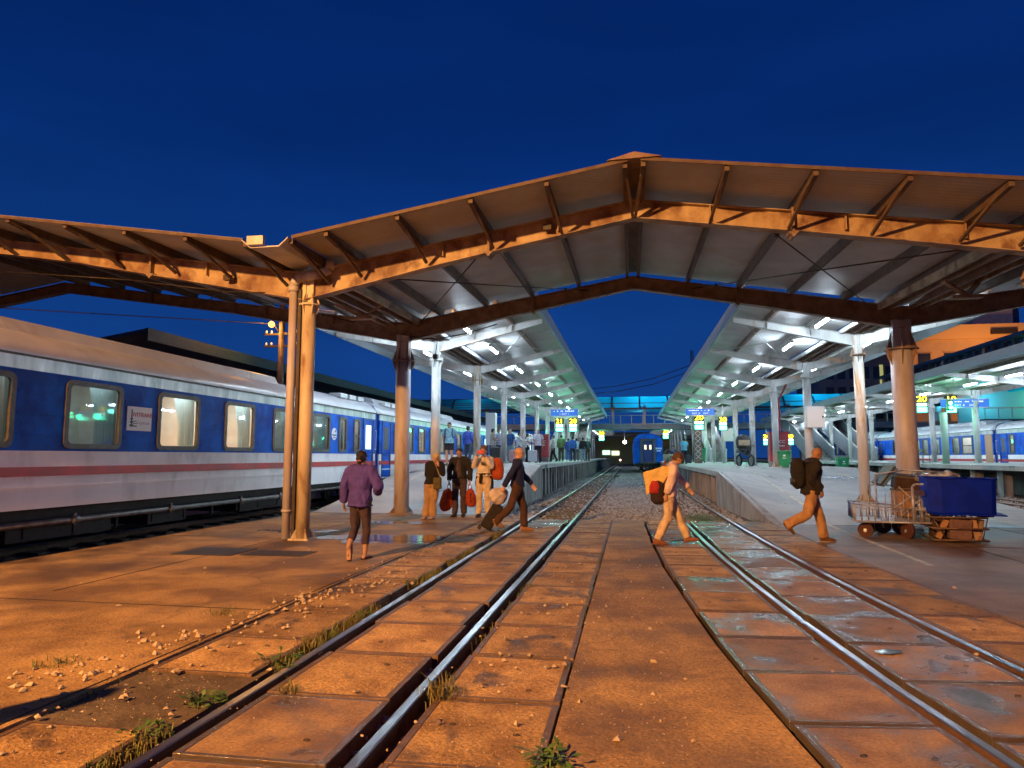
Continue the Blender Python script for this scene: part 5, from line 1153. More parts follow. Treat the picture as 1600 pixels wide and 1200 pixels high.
def person(label, loc, rz, H, P, outfit, group=None, vox=.0085, cvox=.011):
    """P: joint positions (figure faces +y, right hand at +x, metres for a 1.7 m body)"""
    k = H/1.7; root = empty('person', loc, rz, label, 'person', group); root.scale = (k, k, k)
    J = dict(pel=V3(0, 0, .93), wst=V3(0, 0, 1.08), cst=V3(0, .0, 1.28), nck=V3(0, -.005, 1.44), hd=V3(0, .02, 1.585), face=V3(0, 1, 0), sR=V3(.185, 0, 1.385), sL=V3(-.185, 0, 1.385),
             eR=V3(.235, -.02, 1.11), eL=V3(-.235, -.02, 1.11), wR=V3(.25, .06, .87), wL=V3(-.25, .06, .87), hR=V3(.095, 0, .90), hL=V3(-.095, 0, .90), kR=V3(.10, .02, .49), kL=V3(-.10, .02, .49),
             aR=V3(.105, -.02, .085), aL=V3(-.105, -.02, .085), tR=V3(0, 1, 0), tL=V3(0, 1, 0), dR=V3(0, .1, -1), dL=V3(0, .1, -1), nR=V3(-1, 0, 0), nL=V3(1, 0, 0))
    if 'lean' in P:
        lx, ly = P['lean']
        for n_, f in (('wst', .3), ('cst', .7), ('nck', 1), ('hd', 1.18), ('sR', .95), ('sL', .95), ('eR', .95), ('eL', .95), ('wR', .95), ('wL', .95)): J[n_] = J[n_]+V3(lx*f, ly*f, 0)
    for a, b in P.items():
        if a != 'lean' and a in J: J[a] = Vector(b)
    body, sl, wd = P.get('fat', 1.0), outfit.get('sleeve', 'long'), P.get('wide', 1.0)
    skin = SK[outfit.get('skin', 'fair')]
    # --- body: one continuous surface
    g = MB(); up = (J['hd']-J['nck']).normalized()
    f = (J['face']-up*J['face'].dot(up)).normalized(); rgt = f.cross(up); c = J['hd']; qm = Matrix((rgt, f, up)).transposed(); q = qm.to_quaternion()
    def hp(x, y, z): return c+qm @ Vector((x, y, z))
    g.ball(c+up*.02, (.076, .094, .098), 18, q=q); g.ball(hp(0, .018, -.042), (.058, .070, .072), 14, q=q); g.ball(hp(0, .06, -.085), (.030, .026, .024), 10, q=q)
    g.loft([hp(0, .082, .012), hp(0, .098, -.010), hp(0, .112, -.030), hp(0, .094, -.040)], [(.008, .008), (.011, .010), (.016, .011), (.014, .008)], 8, xref=rgt)
    for s in (-1, 1):
        g.ball(hp(s*.077, .002, -.012), (.011, .020, .030), 8, q=q); g.ball(hp(s*.034, .073, -.022), (.022, .020, .018), 8, q=q)
    g.ball(hp(0, .080, -.060), (.026, .016, .008), 8, q=q); g.ball(hp(0, .080, -.072), (.022, .016, .008), 8, q=q); g.ball(hp(0, .082, .036), (.052, .014, .010), 8, q=q)
    g.loft([J['nck']-V3(0, 0, .05), J['nck'], J['hd']-up*.05], [(.075, .062), (.058, .056), (.052, .055)], 14)
    def torso(g, e=0.0, z0=None, bottom=None, flare=1.0):
        pts = [J['pel']-V3(0, 0, .06), J['pel'], J['wst'], J['cst'], (J['cst']*.35+J['nck']*.65)]; rd = [(.150, .115), (.165, .125), (.140*body, .108*body), (.168*wd, .122*body), (.140*wd, .085)]
        if bottom is not None: b = J['pel']+V3(0, 0, bottom); pts = [b]+[p for p in pts if p.z > b.z+.03]; rd = [(.166*flare, .130*flare)]+rd[-(len(pts)-1):]
        g.loft(pts, [(a+e, b_+e) for a, b_ in rd], 18)
        g.loft([J['sR']+V3(.01, 0, -.01), (J['sR']+J['sL'])/2+V3(0, 0, .02), J['sL']+V3(-.01, 0, -.01)], [.058+e, (.085+e*.6), .058+e], 12, xref=(0, 0, 1))
    torso(g)
    for s in 'RL':
        g.loft([J['s'+s], J['s'+s].lerp(J['e'+s], .5), J['e'+s]], [.050, .043, .036], 10); g.loft([J['e'+s], J['e'+s].lerp(J['w'+s], .35), J['w'+s]], [.036, .036, .024], 10); g.ball(J['e'+s], .036, 8)
        g.loft([J['h'+s], J['h'+s].lerp(J['k'+s], .5), J['k'+s]], [.085, .072, .052], 12); g.loft([J['k'+s], J['k'+s].lerp(J['a'+s], .3), J['a'+s]], [.052, .055, .034], 12); g.ball(J['k'+s], .052, 8)
        t = J['t'+s].normalized(); a = J['a'+s]; up_ = V3(0, 0, 1) if abs(t.z) < .6 else V3(0, -1, 0)*(1 if t.z < 0 else -1)
        ux = t.cross(up_); uz = ux.cross(t).normalized()
        g.loft([a-t*.055-uz*.045, a-uz*.04+t*.02, a-uz*.055+t*.10, a-uz*.063+t*.17], [(.032, .028), (.038, .036), (.044, .024), (.032, .016)], 10, xref=ux)
        hand(g, J['w'+s], J['d'+s], J['n'+s], P.get('curl'+s, .5), 1, 1 if s == 'R' else -1)
    meshed(g, 'body', skin, root, vox, 2)
    ed = MB()
    for s in (-1, 1): ed.ball(hp(s*.032, .091, .006), (.010, .007, .006), 8, q=q)
    ed.ball(hp(0, .0955, -.066), (.019, .004, .0035), 8, q=q); ed.build('eyes', HR_['black'], root) if vox < .012 else None
    # --- hair
    hs = outfit.get('hair')
    if hs:
        g = MB(); kind = outfit.get('hairstyle', 'short'); hc = HR_[hs]
        if kind == 'bald': g.loft([hp(-.078, -.01, .0), hp(-.06, -.075, .0), hp(0, -.10, -.005), hp(.06, -.075, 0), hp(.078, -.01, .0)], [(.012, .028)]*5, 8, xref=up)
        else:
            g.ball(hp(0, -.016, .042), (.086, .099, .086), 16, q=q); g.ball(hp(0, -.035, -.01), (.080, .078, .075), 14, q=q)
            if kind == 'bun': g.ball(hp(0, -.095, -.03), (.046, .04, .052), 10, q=q); g.ball(hp(0, -.09, -.085), (.03, .026, .04), 10, q=q)
            if kind == 'bob':
                for s in (-1, 1): g.loft([hp(s*.07, -.01, .05), hp(s*.085, -.01, -.01), hp(s*.078, -.015, -.07)], [.03, .032, .024], 8)
                g.ball(hp(0, -.055, -.045), (.075, .05, .055), 12, q=q); g.ball(hp(0, .062, .075), (.06, .035, .026), 10, q=q)
            if kind == 'fluffy':
                rr_ = random.Random(3)
                for i in range(26): a = rr_.uniform(0, 6.28); b = rr_.uniform(.1, 1.5); g.ball(hp(.09*math.cos(a)*math.cos(b), -.02+.09*math.sin(a)*math.cos(b)*.9-.012, .045+.095*math.sin(b)), .026, 8)
            if kind == 'long': g.loft([hp(0, -.05, 0), hp(0, -.085, -.1), hp(0, -.09, -.26)], [(.07, .04), (.07, .03), (.045, .02)], 10)
        meshed(g, 'hair', hc, root, max(vox, .009), 1, .004, 2, 30)
    if outfit.get('scrunchie'): g = MB(); g.ball(hp(0, -.092, -.062), (.042, .034, .014), 12, q=q); g.build('hair_tie', cm(outfit['scrunchie']), root)
    if outfit.get('glasses'):
        g = MB()
        for s in (-1, 1):
            pts = [hp(s*.034+.022*math.cos(a*.785), .103, .004+.015*math.sin(a*.785)) for a in range(9)]; g.path(pts, .002, 4); g.tube(hp(s*.056, .10, .008), hp(s*.08, .0, .006), .002, n=4)
        g.build('glasses', K['black'], root)
    # --- trousers
    if outfit.get('trousers'):
        tw = outfit.get('leg', .014); end = outfit.get('leg_end', .0)
        g = MB(); g.loft([J['pel']-V3(0, 0, .10), J['pel']-V3(0, 0, .02), J['pel']+V3(0, 0, .09)], [(.135, .115), (.175, .135), (.155, .122)], 16)
        for s in 'RL':
            a = J['a'+s]; ke = J['k'+s]; en = ke.lerp(a, 1-end)
            g.loft([J['h'+s]+V3(0, 0, .02), J['h'+s].lerp(ke, .5), ke], [.092+tw*.5, .078+tw, .060+tw], 14); g.loft([ke, ke.lerp(en, .5), en], [.060+tw, .057+tw*1.2, .046+tw*1.5], 14); g.ball(ke, .060+tw, 10)
        meshed(g, 'trousers', cm(outfit['trousers']), root, cvox, 2, .019, 1, 8)
    if outfit.get('shorts'):
        g = MB(); g.loft([J['pel']-V3(0, 0, .10), J['pel'], J['pel']+V3(0, 0, .10)], [(.14, .115), (.18, .14), (.16, .125)], 16)
        for s in 'RL': g.loft([J['h'+s], J['h'+s].lerp(J['k'+s], .72)], [.105, .095], 14)
        meshed(g, 'shorts', cm(outfit['shorts']), root, cvox, 2, .006, 1, 8)
    # --- top
    if outfit.get('top'):
        g = MB(); e = outfit.get('loose', .018); torso(g, e, bottom=outfit.get('hem', -.05), flare=outfit.get('flare', 1.08)+e)
        for s in 'RL':
            S_, E_, W_ = J['s'+s], J['e'+s], J['w'+s]
            g.ball(S_, .060+e*.7, 12)
            if sl == 'short': g.loft([S_, S_.lerp(E_, .68)], [.058+e, .052+e*1.3], 12)
            else: we = E_.lerp(W_, .93 if sl == 'long' else .6); g.loft([S_, S_.lerp(E_, .5), E_], [.058+e, .050+e, .046+e], 12); g.ball(E_, .046+e, 10); g.loft([E_, E_.lerp(we, .5), we], [.046+e, .042+e, .032+e*.9], 12)
        if outfit.get('collar'): g.loft([J['nck']-V3(0, 0, .02), J['nck']+V3(0, 0, .035)], [(.078, .072), (.066, .064)], 14)
        meshed(g, outfit.get('top_name', 'shirt'), cm(outfit['top']), root, cvox, 3, .019 if e < .03 else .026, 4, 8)
    if outfit.get('under'):   # shirt showing in the open front of a jacket
        g = MB(); e = outfit.get('loose', .018)+.006; y = .0
        g.loft([J['pel']+V3(0, .060, .0), J['wst']+V3(0, .058, 0), J['cst']+V3(0, .056, 0), J['nck']+V3(0, .045, -.05)], [(.10, .115), (.095, .105), (.085, .118), (.055, .075)], 14)
        meshed(g, 'shirt', cm(outfit['under']), root, cvox, 2, .006, 6, 9)
    # --- shoes
    if outfit.get('shoes'):
        for s in 'RL':
            t = J['t'+s].normalized(); a = J['a'+s]; up_ = V3(0, 0, 1) if abs(t.z) < .6 else V3(0, -1, 0)*(1 if t.z < 0 else -1)
            ux = t.cross(up_); uz = ux.cross(t).normalized(); g = MB()
            if outfit.get('sandals'):
                g.loft([a-t*.07-uz*.078, a+t*.05-uz*.078, a+t*.19-uz*.078], [(.036, .010), (.046, .010), (.036, .010)], 12, xref=ux)
                g.loft([a+t*.10-uz*.07-ux*.045, a+t*.10-uz*.028, a+t*.10-uz*.07+ux*.045], [(.016, .006)]*3, 8, xref=t); g.loft([a-uz*.07-ux*.04, a+t*.02-uz*.0, a-uz*.07+ux*.04], [(.012, .006)]*3, 8, xref=t)
                g.build('sandal', cm(outfit['shoes']), root)
            else:
                g.loft([a-t*.075-uz*.045, a-t*.03-uz*.025, a+t*.04-uz*.032, a+t*.12-uz*.052, a+t*.20-uz*.062], [(.036, .034), (.042, .050), (.046, .046), (.050, .030), (.034, .018)], 12, xref=ux)
                sh = meshed(g, 'shoe', cm(outfit['shoes']), root, max(vox, .009), 1)
                g = MB(); g.loft([a-t*.078-uz*.078, a+t*.05-uz*.079, a+t*.20-uz*.078], [(.038, .010), (.050, .011), (.036, .009)], 12, xref=ux); g.build('sole', cm(outfit.get('sole', (.08, .06, .05))), sh)
    return root, J, k
def bag(label, name, cat, g, m, loc, rz=0, extra=(), vox=.012, wr=.012, group=None):
    t = empty(name, loc, rz, label, cat, group); b = meshed(g, 'bag_body', m, t, vox, 3, wr, 3, 9)
    for nm, gg, mm in extra: gg.build(nm, mm, t)
    return t
PI = math.pi
# world point of a figure's joint
def wp(root, p): return Matrix.Translation(root.location) @ Matrix.Rotation(root.rotation_euler.z, 4, 'Z') @ (Vector(p)*root.scale.x)

# 1 woman in purple, walking away
r1, J1, k1 = person('woman with a dark bun in a loose purple shirt, walking away from the camera', (-3.95, 9.85, 0), R(-4), 1.58,
    dict(lean=(-.01, .03), eR=(.32, -.02, 1.13), wR=(.235, .16, 1.04), dR=(-.6, .8, -.1), nR=(0, 0, -1), eL=(-.27, -.03, 1.12), wL=(-.29, .02, .88), kL=(-.085, .03, .50), aL=(-.06, -.26, .20), tL=(.05, -.25, -1), kR=(.09, .06, .49), aR=(.08, .05, .085), tR=(.1, 1, 0), hL=(-.085, 0, .9), wide=1.02),
    dict(skin='tan', hair='black', hairstyle='bun', scrunchie=(.65, .28, .30), top=(.075, .05, .34), loose=.034, hem=-.10, flare=1.02, collar=1, trousers=(.055, .035, .055), leg=.006, leg_end=.36, shoes=(.03, .02, .02), sandals=1, sleeve='long'))
# 2 blond woman in black cardigan
r2_, J2, k2 = person('blond woman in a black cardigan and tan trousers, leaning with a hand at her cheek', (-4.74, 16.35, 0), R(172), 1.60,
    dict(lean=(-.10, .06), eR=(.17, -.06, 1.12), wR=(.08, -.16, 1.02), eL=(-.35, .10, 1.15), wL=(-.26, .22, 1.37), dL=(.25, -.3, 1), nL=(.7, -.6, 0), face=(-.15, 1, -.15), hd=(-.17, .13, 1.56), kR=(.11, .03, .49), aR=(.16, .02, .085), aL=(-.02, -.02, .085), kL=(-.06, .01, .49), wide=1.04),
    dict(skin='fair', hair='blond', hairstyle='bob', top=(.012, .012, .014), top_name='cardigan', loose=.026, hem=-.04, trousers=(.46, .29, .15), leg=.028, shoes=(.10, .05, .03), sandals=1))
# 3 man with two orange bags
r3, J3, k3 = person('man in an open black jacket looking down, carrying two orange bags', (-4.25, 17.15, 0), R(180), 1.72,
    dict(face=(0, 1, -.62), hd=(0, .055, 1.57), eR=(.27, -.02, 1.12), wR=(.26, .04, .87), eL=(-.27, -.02, 1.12), wL=(-.27, .04, .87), curlR=1.3, curlL=1.3, aR=(.11, .03, .085), aL=(-.10, -.02, .085), tR=(.15, 1, 0), tL=(-.15, 1, 0)),
    dict(skin='tan', hair='black', top=(.016, .016, .020), top_name='jacket', loose=.026, hem=.0, under=(.075, .055, .065), trousers=(.065, .045, .06), leg=.016, shoes=(.04, .03, .03)))
# 4 woman photographing
r4, J4, k4 = person('curly haired woman in cream clothes holding up a red phone to take a picture', (-3.62, 17.1, 0), R(176), 1.74,
    dict(eR=(.21, .16, 1.22), wR=(.08, .30, 1.47), eL=(-.23, .16, 1.22), wL=(-.10, .30, 1.47), dR=(-.15, .25, .95), dL=(.15, .25, .95), nR=(-1, .2, 0), nL=(1, .2, 0), curlR=.7, curlL=.7, face=(0, 1, -.05), kR=(.10, .05, .49), aR=(.115, .03, .085)),
    dict(skin='tan', hair='brown', hairstyle='fluffy', top=(.80, .72, .64), loose=.022, hem=.06, collar=1, trousers=(.72, .58, .42), leg=.018, shoes=(.06, .035, .03), sleeve='long'))
# 5 man pulling the suitcase
r5, J5, k5 = person('bald man in a navy sweater and brown trousers striding right with a suitcase behind him', (-2.28, 14.05, 0), R(-78), 1.68,
    dict(lean=(.0, .01), eR=(.22, -.16, 1.14), wR=(.20, -.28, .90), dR=(0, -.3, -1), nR=(-1, 0, 0), curlR=1.4, eL=(-.22, .14, 1.12), wL=(-.22, .33, .93), dL=(0, .5, -.9), face=(.25, 1, -.05), kL=(-.09, .13, .50), aL=(-.09, .14, .085), kR=(.09, -.14, .50), aR=(.09, -.46, .17), tR=(0, .7, -.75), tL=(0, 1, 0)),
    dict(skin='fair', hair='grey', hairstyle='bald', glasses=1, top=(.008, .014, .075), top_name='sweater', loose=.018, hem=-.02, flare=1.0, trousers=(.075, .035, .022), leg=.018, shoes=(.40, .20, .09), sole=(.35, .18, .08)))
# 6 woman walking right with yellow bag
r6, J6, k6 = person('woman in a pale pink top and cream trousers walking right between the tracks', (.62, 12.45, 0), R(-83), 1.60,
    dict(lean=(0, .10), hd=(0, .20, 1.55), face=(0, 1, -.25), eR=(.22, .02, 1.14), wR=(.20, -.06, .90), eL=(-.20, .26, 1.20), wL=(-.20, .42, 1.00), dL=(0, .6, -.8), dR=(0, -.1, -1), kL=(-.09, .20, .51), aL=(-.09, .36, .11), tL=(0, 1, .15), kR=(.09, -.02, .49), aR=(.09, -.22, .09), tR=(0, 1, -.1), hL=(-.09, .02, .90)),
    dict(skin='tan', hair='brown', hairstyle='short', top=(.85, .66, .62), top_name='blouse', loose=.028, hem=-.08, flare=1.05, trousers=(.75, .58, .38), leg=.020, shoes=(.32, .13, .06), sole=(.25, .1, .05)))
# 7 running man
r7, J7, k7 = person('bald man in a black jacket and tan trousers, running right with a backpack', (3.12, 13.1, 0), R(-82), 1.68,
    dict(lean=(0, .06), pel=V3(0, 0, .91), face=(.1, 1, -.1), hd=(0, .13, 1.56), eR=(.22, -.06, 1.12), wR=(.17, .12, .93), eL=(-.22, .08, 1.14), wL=(-.20, .20, .96), hR=(.09, 0, .88), hL=(-.09, .02, .88), kL=(-.09, .16, .49), aL=(-.09, .24, .085), kR=(.09, -.10, .50), aR=(.09, -.50, .30), tR=(0, .45, -.9), tL=(0, 1, 0), fat=1.12),
    dict(skin='brown', hair=None, top=(.016, .013, .012), top_name='jacket', loose=.036, hem=-.06, flare=1.05, collar=1, trousers=(.48, .27, .12), leg=.026, shoes=(.16, .07, .03), sole=(.5, .38, .25)))

# things they carry
OR = cm((.62, .075, .012)); OR2 = cm((.34, .045, .015))
def duffel(label, root, J, s, m, dz=0, sz=(.13, .13, .26), tilt=0):
    w = wp(root, J['w'+s]); h = w+Vector((0, 0, -.09)); g = MB(); H_ = sz[2]
    g.loft([(tilt*.0, 0, -.10), (tilt*.2, 0, -.16), (tilt*.5, 0, -.16-H_*.6), (tilt*.8, 0, -.16-H_*1.3), (tilt, 0, -.16-H_*1.75), (tilt, 0, -.16-H_*1.9)], [(.04, .04), (sz[0]*.75, sz[1]*.6), (sz[0], sz[1]), (sz[0]*1.05, sz[1]), (sz[0]*.8, sz[1]*.8), (.05, .05)], 16)
    e = MB(); e.path([(-.05, 0, -.12), (-.03, 0, .0), (0, 0, .02), (.03, 0, 0), (.05, 0, -.12)], .009, 6); e2 = MB(); e2.beam((tilt*.3+sz[0]*.2, -sz[1]*.85, -.2), (tilt*.8+sz[0]*.2, -sz[1]*1.02, -.16-H_*1.3), .03, .01)
    return bag(label, 'duffel_bag', 'bag', g, m, h, 0, (('handle', e, m), ('strap', e2, K['black'])), wr=.016)
duffel('large bright orange bag carried between the blond woman and the man in the open jacket', r3, J3, 'R', OR, sz=(.155, .14, .26), tilt=-.10)
duffel('smaller dark orange bag carried on the side towards the woman taking a picture', r3, J3, 'L', OR2, sz=(.135, .12, .20), tilt=.04)
# crossbody bag of the blond woman
t = empty('shoulder_bag', (r2_.location.x+.20, r2_.location.y-.22, .86), R(-8), 'small olive bag on a strap hanging at the hip of the blond woman', 'bag'); g = MB(); g.box(-.10, .10, -.05, .05, -.14, .14); g.build('bag_body', cm((.11, .09, .04)), t, bevel=.03); g = MB(); g.path([(.07, 0, .12), (.0, -.02, .34), (-.08, -.01, .52), (-.10, .06, .60)], .014, 6); g.build('strap', cm((.35, .27, .18)), t)
# phone, backpack and tied jacket of the photographing woman
pw = (wp(r4, J4['wR'])+wp(r4, J4['wL']))/2
t = empty('phone', (pw.x+.01, pw.y-.075, pw.z+.10), R(-4), 'bright red phone held up in front of the face of the woman in cream', 'phone'); g = MB(); g.box(-.085, .085, -.006, .006, -.042, .042); g.build('phone_case', mat('red_phone_case', (.60, .03, .03), .4), t, bevel=.01)
g = MB(); g.tube((.06, -.012, .02), (.06, -.006, .02), .012, n=10); g.build('camera_lens', K['black'], t)
t = empty('camera', (r4.location.x+.02, r4.location.y-.20, 1.33), R(176), 'small grey camera held under the red phone', 'camera'); g = MB(); g.box(-.055, .055, -.03, .03, -.04, .04); g.build('camera_body', K['pipe'], t, bevel=.008); g = MB(); g.tube((0, .03, 0), (0, .08, 0), .03, n=12); g.build('lens', K['black'], t)
g = MB(); g.loft([(.0, 0, -.30), (0, 0, -.24), (0, 0, 0), (0, 0, .18), (0, 0, .24)], [(.10, .07), (.15, .11), (.16, .12), (.12, .10), (.06, .05)], 16)
e = MB(); e.path([(-.10, -.08, .16), (-.16, -.14, .05), (-.14, -.12, -.14)], .016, 6)
bag('rusty orange backpack slung on one shoulder of the woman in cream', 'backpack', 'bag', g, cm((.42, .075, .02)), (r4.location.x+.34, r4.location.y+.04, 1.22), 0, (('strap', e, K['black']),), wr=.014)
g = MB(); g.loft([(0, 0, 1.06), (0, 0, .99)], [(.185, .155), (.19, .16)], 18)
for s in (-1, 1): g.loft([(s*.16, -.03, 1.02), (s*.19, -.05, .85), (s*.20, -.06, .62)], [(.035, .07), (.04, .075), (.02, .06)], 10)
g.loft([(.02, .15, 1.04), (.03, .18, .93), (.05, .17, .82)], [(.05, .02), (.045, .02), (.03, .015)], 8)
t = meshed(g, 'tied_jacket', cm((.014, .013, .013)), r4, .011, 2, .01, 2, 9)
# suitcase with a white bag on top
t = empty('suitcase', (-2.96, 14.02, .03), R(-80), 'black wheeled suitcase tilted behind the bald man in navy', 'suitcase'); t.rotation_euler = (R(-24), 0, R(-80)); t.rotation_mode = 'XYZ'
t.rotation_euler = Matrix.Rotation(R(-80), 4, 'Z').to_3x3().__matmul__(Matrix.Rotation(R(-32), 3, 'X')).to_euler()
g = MB(); g.box(-.21, .21, -.12, .12, .04, .58); g.build('case', K['casem'] if 'casem' in K else cm((.022, .018, .016)), t, bevel=.045)
for s in (-1, 1):
    g = MB(); g.tube((s*.15-.02, -.10, .0), (s*.15+.02, -.10, .0), .04, n=12); g.build('wheel', K['black'], t)
g = MB(); g.path([(-.08, -.09, .56), (-.08, -.09, .98), (.08, -.09, .98), (.08, -.09, .56)], .010, 6); g.build('handle', K['pipe'], t)
g = MB(); g.loft([(0, 0, -.17), (0, 0, -.12), (0, 0, .0), (0, 0, .12), (0, 0, .20)], [(.10, .08), (.20, .17), (.22, .19), (.17, .13), (.05, .05)], 16)
t2 = bag('white sack lying on the tilted black suitcase', 'sack', 'bag', g, cm((.66, .58, .56)), (-2.66, 13.98, .70), R(-80), (), wr=.022); t2.rotation_euler = (Matrix.Rotation(R(-80), 3, 'Z') @ Matrix.Rotation(R(-50), 3, 'X')).to_euler()
# yellow flat bag and red-black bag of the walking woman
YL = cm((.80, .58, .20)); q = r6.location
g = MB(); g.add([(-.36, -.03, 1.36), (-.30, -.03, .98), (-.02, -.03, 1.18), (.18, -.03, 1.46), (-.02, -.03, 1.47), (-.36, .05, 1.36), (-.30, .06, .98), (-.02, .07, 1.18), (.18, .05, 1.46), (-.02, .05, 1.47)], [(0,1,2,3,4),(9,8,7,6,5),(0,5,6,1),(1,6,7,2),(2,7,8,3),(3,8,9,4),(4,9,5,0)])
t = empty('tote_bag', (q.x-.06, q.y-.15, -.14), 0, 'flat yellow bag slung over the back of the woman in pink', 'bag'); meshed(g, 'bag_body', YL, t, .012, 3, .01, 4, 7)
g = MB(); g.loft([(0, 0, -.24), (0, 0, -.19), (0, 0, 0), (0, 0, .14), (0, 0, .2)], [(.06, .06), (.12, .11), (.14, .12), (.11, .09), (.04, .04)], 14); e = MB(); e.loft([(-.05, -.03, -.05), (-.05, -.03, .06), (-.04, -.03, .16)], [(.105, .10), (.105, .10), (.07, .06)], 12)
e2 = MB(); e2.path([(.02, 0, .18), (.08, 0, .36), (.14, 0, .5)], .015, 6)
bag('red and black bag hanging behind the hip of the woman in pink', 'shoulder_bag', 'bag', g, cm((.03, .015, .015)), (q.x-.17, q.y-.12, .92), R(0), (('red_pocket', e, cm((.42, .03, .03))), ('strap', e2, cm((.4, .05, .05)))), wr=.01)
# backpack of the runner
g = MB(); g.loft([(0, -.02, -.27), (0, 0, -.23), (0, 0, 0), (0, 0, .18), (0, 0, .25)], [(.10, .06), (.15, .10), (.16, .13), (.13, .11), (.06, .05)], 16); e = MB(); e.loft([(-.02, .10, -.22), (-.02, .10, -.10)], [(.10, .04), (.10, .045)], 10)
for s in (-1, 1): e.path([(s*.10, -.09, .18), (s*.12, -.20, .20), (s*.13, -.30, .10), (s*.13, -.26, -.12), (s*.11, -.10, -.2)], .015, 6)
t = bag('black backpack on the back of the running man', 'backpack', 'bag', g, cm((.012, .011, .011)), (r7.location.x-.20, r7.location.y-.02, 1.22), R(98), (('strap', e, K['black']),), wr=.01)

# ---- people waiting on the platforms, from the photograph one by one
def F(pxx, Y): # lateral position for a photo column at depth Y
    r = ((pxx-800)/CAMF)*rt+fw-((713-600)/CAMF)*upv; return r.x/r.y*Y
A1 = dict(eR=(.24, .02, 1.12), wR=(.16, .18, 1.0), dR=(-.3, .8, .2)); A2 = dict(eR=(.24, .05, 1.13), wR=(.12, .24, 1.15), eL=(-.24, .05, 1.13), wL=(-.12, .24, 1.15), dR=(-.3, .9, .2), dL=(.3, .9, .2)); WK = dict(kR=(.1, .12, .5), aR=(.1, .18, .09), kL=(-.1, -.02, .49), aL=(-.1, -.22, .13), tL=(0, 1, -.5)); A0 = dict()
crowd = [
 ('young person in a light blue tee and black shorts, standing above the blond woman', 702, 26.6, 178, 1.68, dict(eR=(.30, -.04, 1.14), wR=(.36, .02, .92), eL=(-.30, -.04, 1.14), wL=(-.40, .02, .92)), dict(top=(.28, .50, .58), sleeve='short', shorts=(.015, .015, .02), hair='black', shoes=(.1, .1, .1))),
 ('man in a royal blue shirt seen from behind beside the rusty platform column', 731, 31.5, -20, 1.72, A1, dict(top=(.05, .10, .50), trousers=(.07, .10, .16), hair='black', shoes=(.03, .03, .03))),
 ('person in a grey tee holding a phone beside a black suitcase', 770, 33.5, -60, 1.68, A2, dict(top=(.40, .38, .36), sleeve='short', trousers=(.30, .28, .30), hair='black', shoes=(.05, .05, .05))),
 ('slim person in pale lilac with dark hair behind the grey tee', 779, 34.6, -160, 1.72, A1, dict(top=(.45, .48, .66), trousers=(.04, .05, .10), hair='black', shoes=(.03, .03, .03))),
 ('man in a navy tee with a brown bag between two platform columns', 797, 36.0, 160, 1.74, A1, dict(top=(.03, .09, .28), sleeve='short', trousers=(.22, .40, .48), hair='grey', shoes=(.2, .2, .2))),
 ('person reaching out a pale sleeved arm just left of a column', 811, 38.2, -70, 1.66, dict(eR=(.22, .14, 1.22), wR=(.16, .40, 1.22), dR=(0, 1, 0)), dict(top=(.5, .52, .55), trousers=(.02, .06, .14), hair='black', shoes=(.2, .2, .2))),
 ('woman with long dark hair in a white top and black trousers beside a column', 824, 38.6, -60, 1.60, A1, dict(top=(.62, .62, .66), sleeve='short', trousers=(.015, .015, .02), hair='black', hairstyle='long', shoes=(.03, .03, .03))),
 ('young man in a pale vest and black trousers next to a white suitcase', 841, 37.0, 175, 1.74, A1, dict(top=(.56, .56, .66), sleeve='short', trousers=(.02, .02, .03), hair='black', shoes=(.03, .03, .03))),
 ('dark clothed person half hidden behind the left red cabinet', 849, 43.5, 160, 1.66, A0, dict(top=(.02, .02, .03), trousers=(.02, .02, .03), hair='black', shoes=(.03, .03, .03))),
 ('person in white walking just right of the left red cabinet', 865, 44.0, 100, 1.64, WK, dict(top=(.55, .50, .50), trousers=(.02, .02, .03), hair='black', shoes=(.03, .03, .03))),
 ('person with an olive backpack and brown trousers seen from behind', 877, 46.0, 10, 1.74, A1, dict(top=(.10, .10, .05), trousers=(.04, .035, .03), hair='black', shoes=(.03, .03, .03))),
 ('person in navy with blue jeans, left of a pair seen from behind', 888, 50.0, 0, 1.60, A0, dict(top=(.03, .06, .30), trousers=(.05, .14, .40), hair='black', shoes=(.2, .2, .2))),
 ('person with a bright blue jacket, right of a pair seen from behind', 895, 49.0, 20, 1.70, A0, dict(top=(.03, .14, .45), trousers=(.03, .04, .08), hair='black', shoes=(.03, .03, .03))),
 ('person in a pale mint shirt near the number displays', 901, 51.0, 0, 1.64, A0, dict(top=(.40, .62, .66), sleeve='short', trousers=(.12, .12, .12), hair='black', shoes=(.1, .1, .1))),
 ('person in a black top and light jeans near the escalator', 911, 50.0, 15, 1.66, A0, dict(top=(.015, .02, .02), trousers=(.25, .38, .50), hair='black', shoes=(.2, .2, .2))),
 ('person in dark green and brown at the foot of the escalator', 918, 50.5, -10, 1.64, A1, dict(top=(.05, .14, .10), trousers=(.12, .10, .06), hair='grey', shoes=(.05, .05, .05))),
]
for lb, pxx, Y, rz, H_, P, o in crowd:
    o = dict(o); o.setdefault('skin', 'tan'); x = F(pxx, Y); person(lb, (x, Y, zl(x, Y)), R(rz), H_, dict(P), o, 'people waiting on the left platform', .016, .018)
x = F(1069.5, 47.5); person('man in a light blue shirt wheeling a dark case on the right platform', (x, 47.5, zr(x, 47.5)), R(10), 1.72, dict(A1), dict(top=(.14, .40, .68), sleeve='short', trousers=(.02, .02, .05), hair='black', shoes=(.03, .03, .03), skin='tan'), 'people on the right platform', .016, .018)
